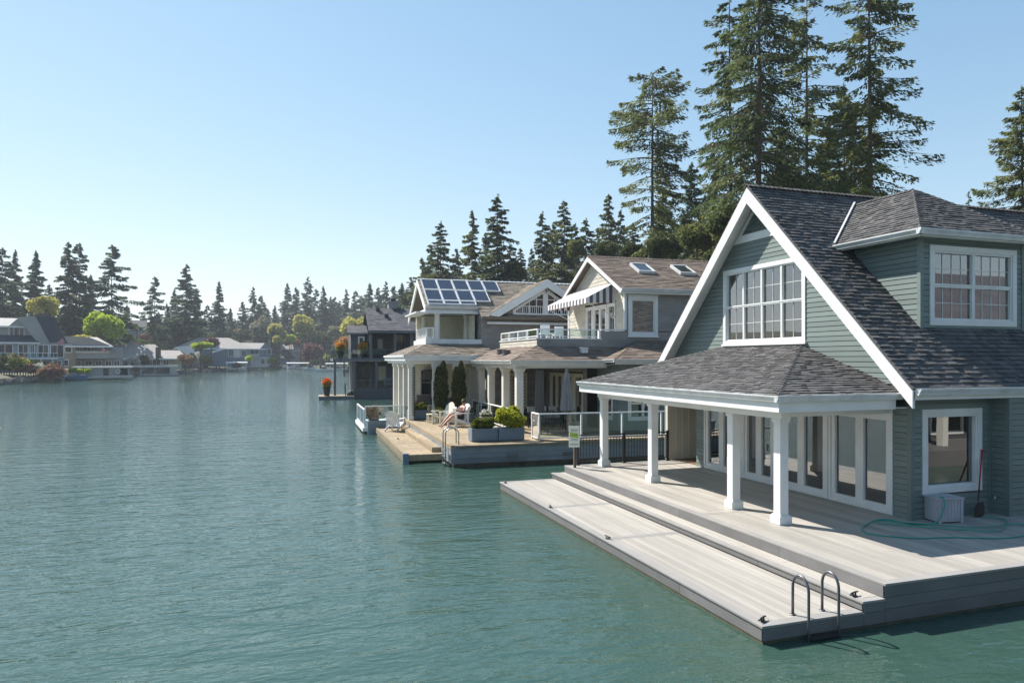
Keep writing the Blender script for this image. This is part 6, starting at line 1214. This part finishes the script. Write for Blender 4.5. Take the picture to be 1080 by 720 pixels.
for pts, z0, lb in (([(3.15, 80), (3.15, 75.15), (6.9, 75.15)], 4.2, 'glass railing round the open end of the charcoal upper balcony'), ([(7.15, 75.15), (11.3, 75.15)], 4.2, 'glass railing of the charcoal balcony under the roof'), ([(5.35, 75.15), (10, 75.15)], .95, 'glass railing of the charcoal lower porch')): glassrail('balcony_railing', lb, pts, FR_B, z0, .95, 1.6, post='charcoal2')
for (u, v, z, lb) in ((3.9, 75.6, 4.2, 'black pot of yellow and orange flowers at the left end of the charcoal balcony'), (6.3, 75.6, 4.2, 'black pot of orange and yellow flowers beside the charcoal house door')):
    pot(u, v, z, .38, .8, lb, [('lime', .35, .5, 420, .16), ('bloom', .55, .55, 260, .15), ('gold', .75, .3, 160, .14)], m='black')
pot(2.45, 74.3, .32, .40, .95, 'black pot of orange-red flowers standing on the low dock', [('lime', .15, .42, 260, .14), ('bloom', .45, .48, 420, .15)], m='black')
e5 = T('low_dock', 'low timber dock with dark edge beside the charcoal house', 'dock', (3.4, 75, 0), FR_B); mb = MB(); boards(mb, 1.7, 5.2, 73.1, 77, .32, 'x', .2, .01); e5.part('boards', mb, 'wood'); mb = MB(); mb.box(1.6, 5.2, 73.0, 73.1, .0, .34); mb.box(1.6, 1.7, 73.1, 77, 0, .34); mb.box(1.7, 5.2, 73.1, 77, -.2, .28); e5.part('edge', mb, 'charcoal2')
ma = T('outboard_gear', 'small black outboard motor and gear on the low timber dock', 'outboard motor', (4.7, 74.6, .32), FR_B); mb = MB(); mb.box(4.5, 4.75, 74.5, 74.75, .32, .55); mb.tube([(4.35, 74.5, .32), (4.3, 74.5, 1.6)], .06, seg=6); ma.part('stand', mb, 'black'); mb = MB(); mb.lathe((4.9, 74.6, .32), [(.2, 0), (.28, .2), (.2, .42), (.05, .5)], 10); ma.part('motor', mb, 'black')
for (u, z, lb) in ((8.2, 4.2, 'dark chair on the upper balcony of the charcoal house'), (8.9, .95, 'blue-grey chair on the lower porch of the charcoal house')):
    t = T('porch_chair', lb, 'chair', (u, 76, z), FR_B); mb = MB(); mb.box(u-.4, u+.4, 75.8, 76.5, z+.4, z+.48); t.part('seat', mb, 'charcoal2' if z > 2 else 'planter'); mb = MB(); mb.box(u-.4, u+.4, 76.45, 76.55, z+.48, z+1.1); t.part('backrest', mb, 'charcoal2' if z > 2 else 'planter')
    for a in (-.36, .32):
        for b in (75.82, 76.42): mb = MB(); mb.box(u+a, u+a+.05, b, b+.05, z, z+.4); t.part('leg', mb, 'black')

# ------------------------------------------------------------ the neighbour on the viewer's right, mirrored in the south windows
nb_ = T('neighbour_house', 'dark neighbouring house with cream columns, seen only mirrored in the green house windows', 'house', (28, -2, .6))
mb = MB(); mb.box(17, 40, -10, 3.0, -.4, .6); nb_.part('deck', mb, 'deckside'); mb = MB(); mb.box(20, 40, -10, 0, .6, 6.0); nb_.part('wall', mb, 'charcoal')
mb = MB(); mb.add([(19, -11, 5.9), (41, -11, 5.9), (41, 1, 5.9), (19, 1, 5.9), (21, -5, 9), (41, -5, 9)], [(0, 1, 5, 4), (2, 3, 4, 5), (3, 0, 4), (1, 2, 5), (3, 2, 1, 0)]); nb_.part('roof', mb, 'greyroof')
for x in (19.5, 22.5, 25.5, 28.5, 31.5, 34.5): mb = MB(); mb.box(x, x+.28, 1.6, 1.9, .6, 3.4); nb_.part('column', mb, 'column')
mb = MB(); mb.box(19.3, 34, 0, 2.0, 3.4, 3.75); nb_.part('beam', mb, 'column')
PNb = plane((0, 0, 0), (-1, 0, 0), (0, 0, 1))
for x in (21, 24, 27, 30, 33, 36): window(nb_, PNb, -x-2, -x, .8, 3.0, 2, 1, glass='darkglass', depth=0); window(nb_, PNb, -x-1.6, -x-.2, 4.0, 5.5, 1, 1, glass='darkglass', depth=0)

# ------------------------------------------------------------ wooded banks behind and left of the viewer: what the house windows mirror
br = np.random.RandomState(77); Vs = []; Fs = []; Rs_ = []; off = 0; src = far[0][1]
sv_ = np.zeros(len(src.vertices)*3, np.float32); src.vertices.foreach_get('co', sv_); sv_ = sv_.reshape(-1, 3); k4 = np.arange(len(sv_)).reshape(-1, 4)[br.rand(len(sv_)//4) < .5]; sv_ = sv_[k4.ravel()]; k4 = np.arange(len(sv_)).reshape(-1, 4)
for i in range(64):
    if i < 40: x, y = -95+i*7.5+br.uniform(-2, 2), -75-br.uniform(0, 18)
    else: x, y = -96-br.uniform(0, 14), -70+(i-40)*6.5
    q = br.uniform(.5, .85); a = br.rand()*6.28; W_ = sv_.copy(); W_[:, 0], W_[:, 1] = (sv_[:, 0]*math.cos(a)-sv_[:, 1]*math.sin(a))*1.5, (sv_[:, 0]*math.sin(a)+sv_[:, 1]*math.cos(a))*1.5
    Vs.append(W_*q+np.array([x, y, .5])); Fs.append(k4+off); off += len(sv_); Rs_.append(br.rand(len(k4)))
o = struct('opposite_woods', npmesh('opposite_woods', np.concatenate(Vs), np.concatenate(Fs), np.concatenate(Rs_), M['fir']), kind='stuff')
mb = MB(); mb.add([(-320, -62, -.5), (320, -62, -.5), (320, -72, 1.5), (-320, -72, 1.5), (320, -130, 7), (-320, -130, 7)], [(0, 1, 2, 3), (3, 2, 4, 5)]); mb.add([(-86, -62, -.5), (-86, 92, -.5), (-95, 92, 1.5), (-95, -62, 1.5), (-140, 92, 6), (-140, -62, 6)], [(0, 1, 2, 3), (3, 2, 4, 5)])
struct('opposite_bank', mb.mesh('opposite_bank', M['land']))

# ------------------------------------------------------------ air
hm = bpy.data.materials.new('haze'); hm.use_nodes = True; n = hm.node_tree.nodes; n.clear(); out = n.new('ShaderNodeOutputMaterial'); pv = n.new('ShaderNodeVolumePrincipled')
pv.inputs['Color'].default_value = (.80, .88, 1, 1); pv.inputs['Density'].default_value = HAZE; pv.inputs['Anisotropy'].default_value = .3; hm.node_tree.links.new(pv.outputs[0], out.inputs['Volume'])
mb = MB(); mb.box(-1510, 1510, -1510, 1510, -3, 62); struct('haze', mb.mesh('haze', hm), kind='stuff')
S.cycles.volume_bounces = 0
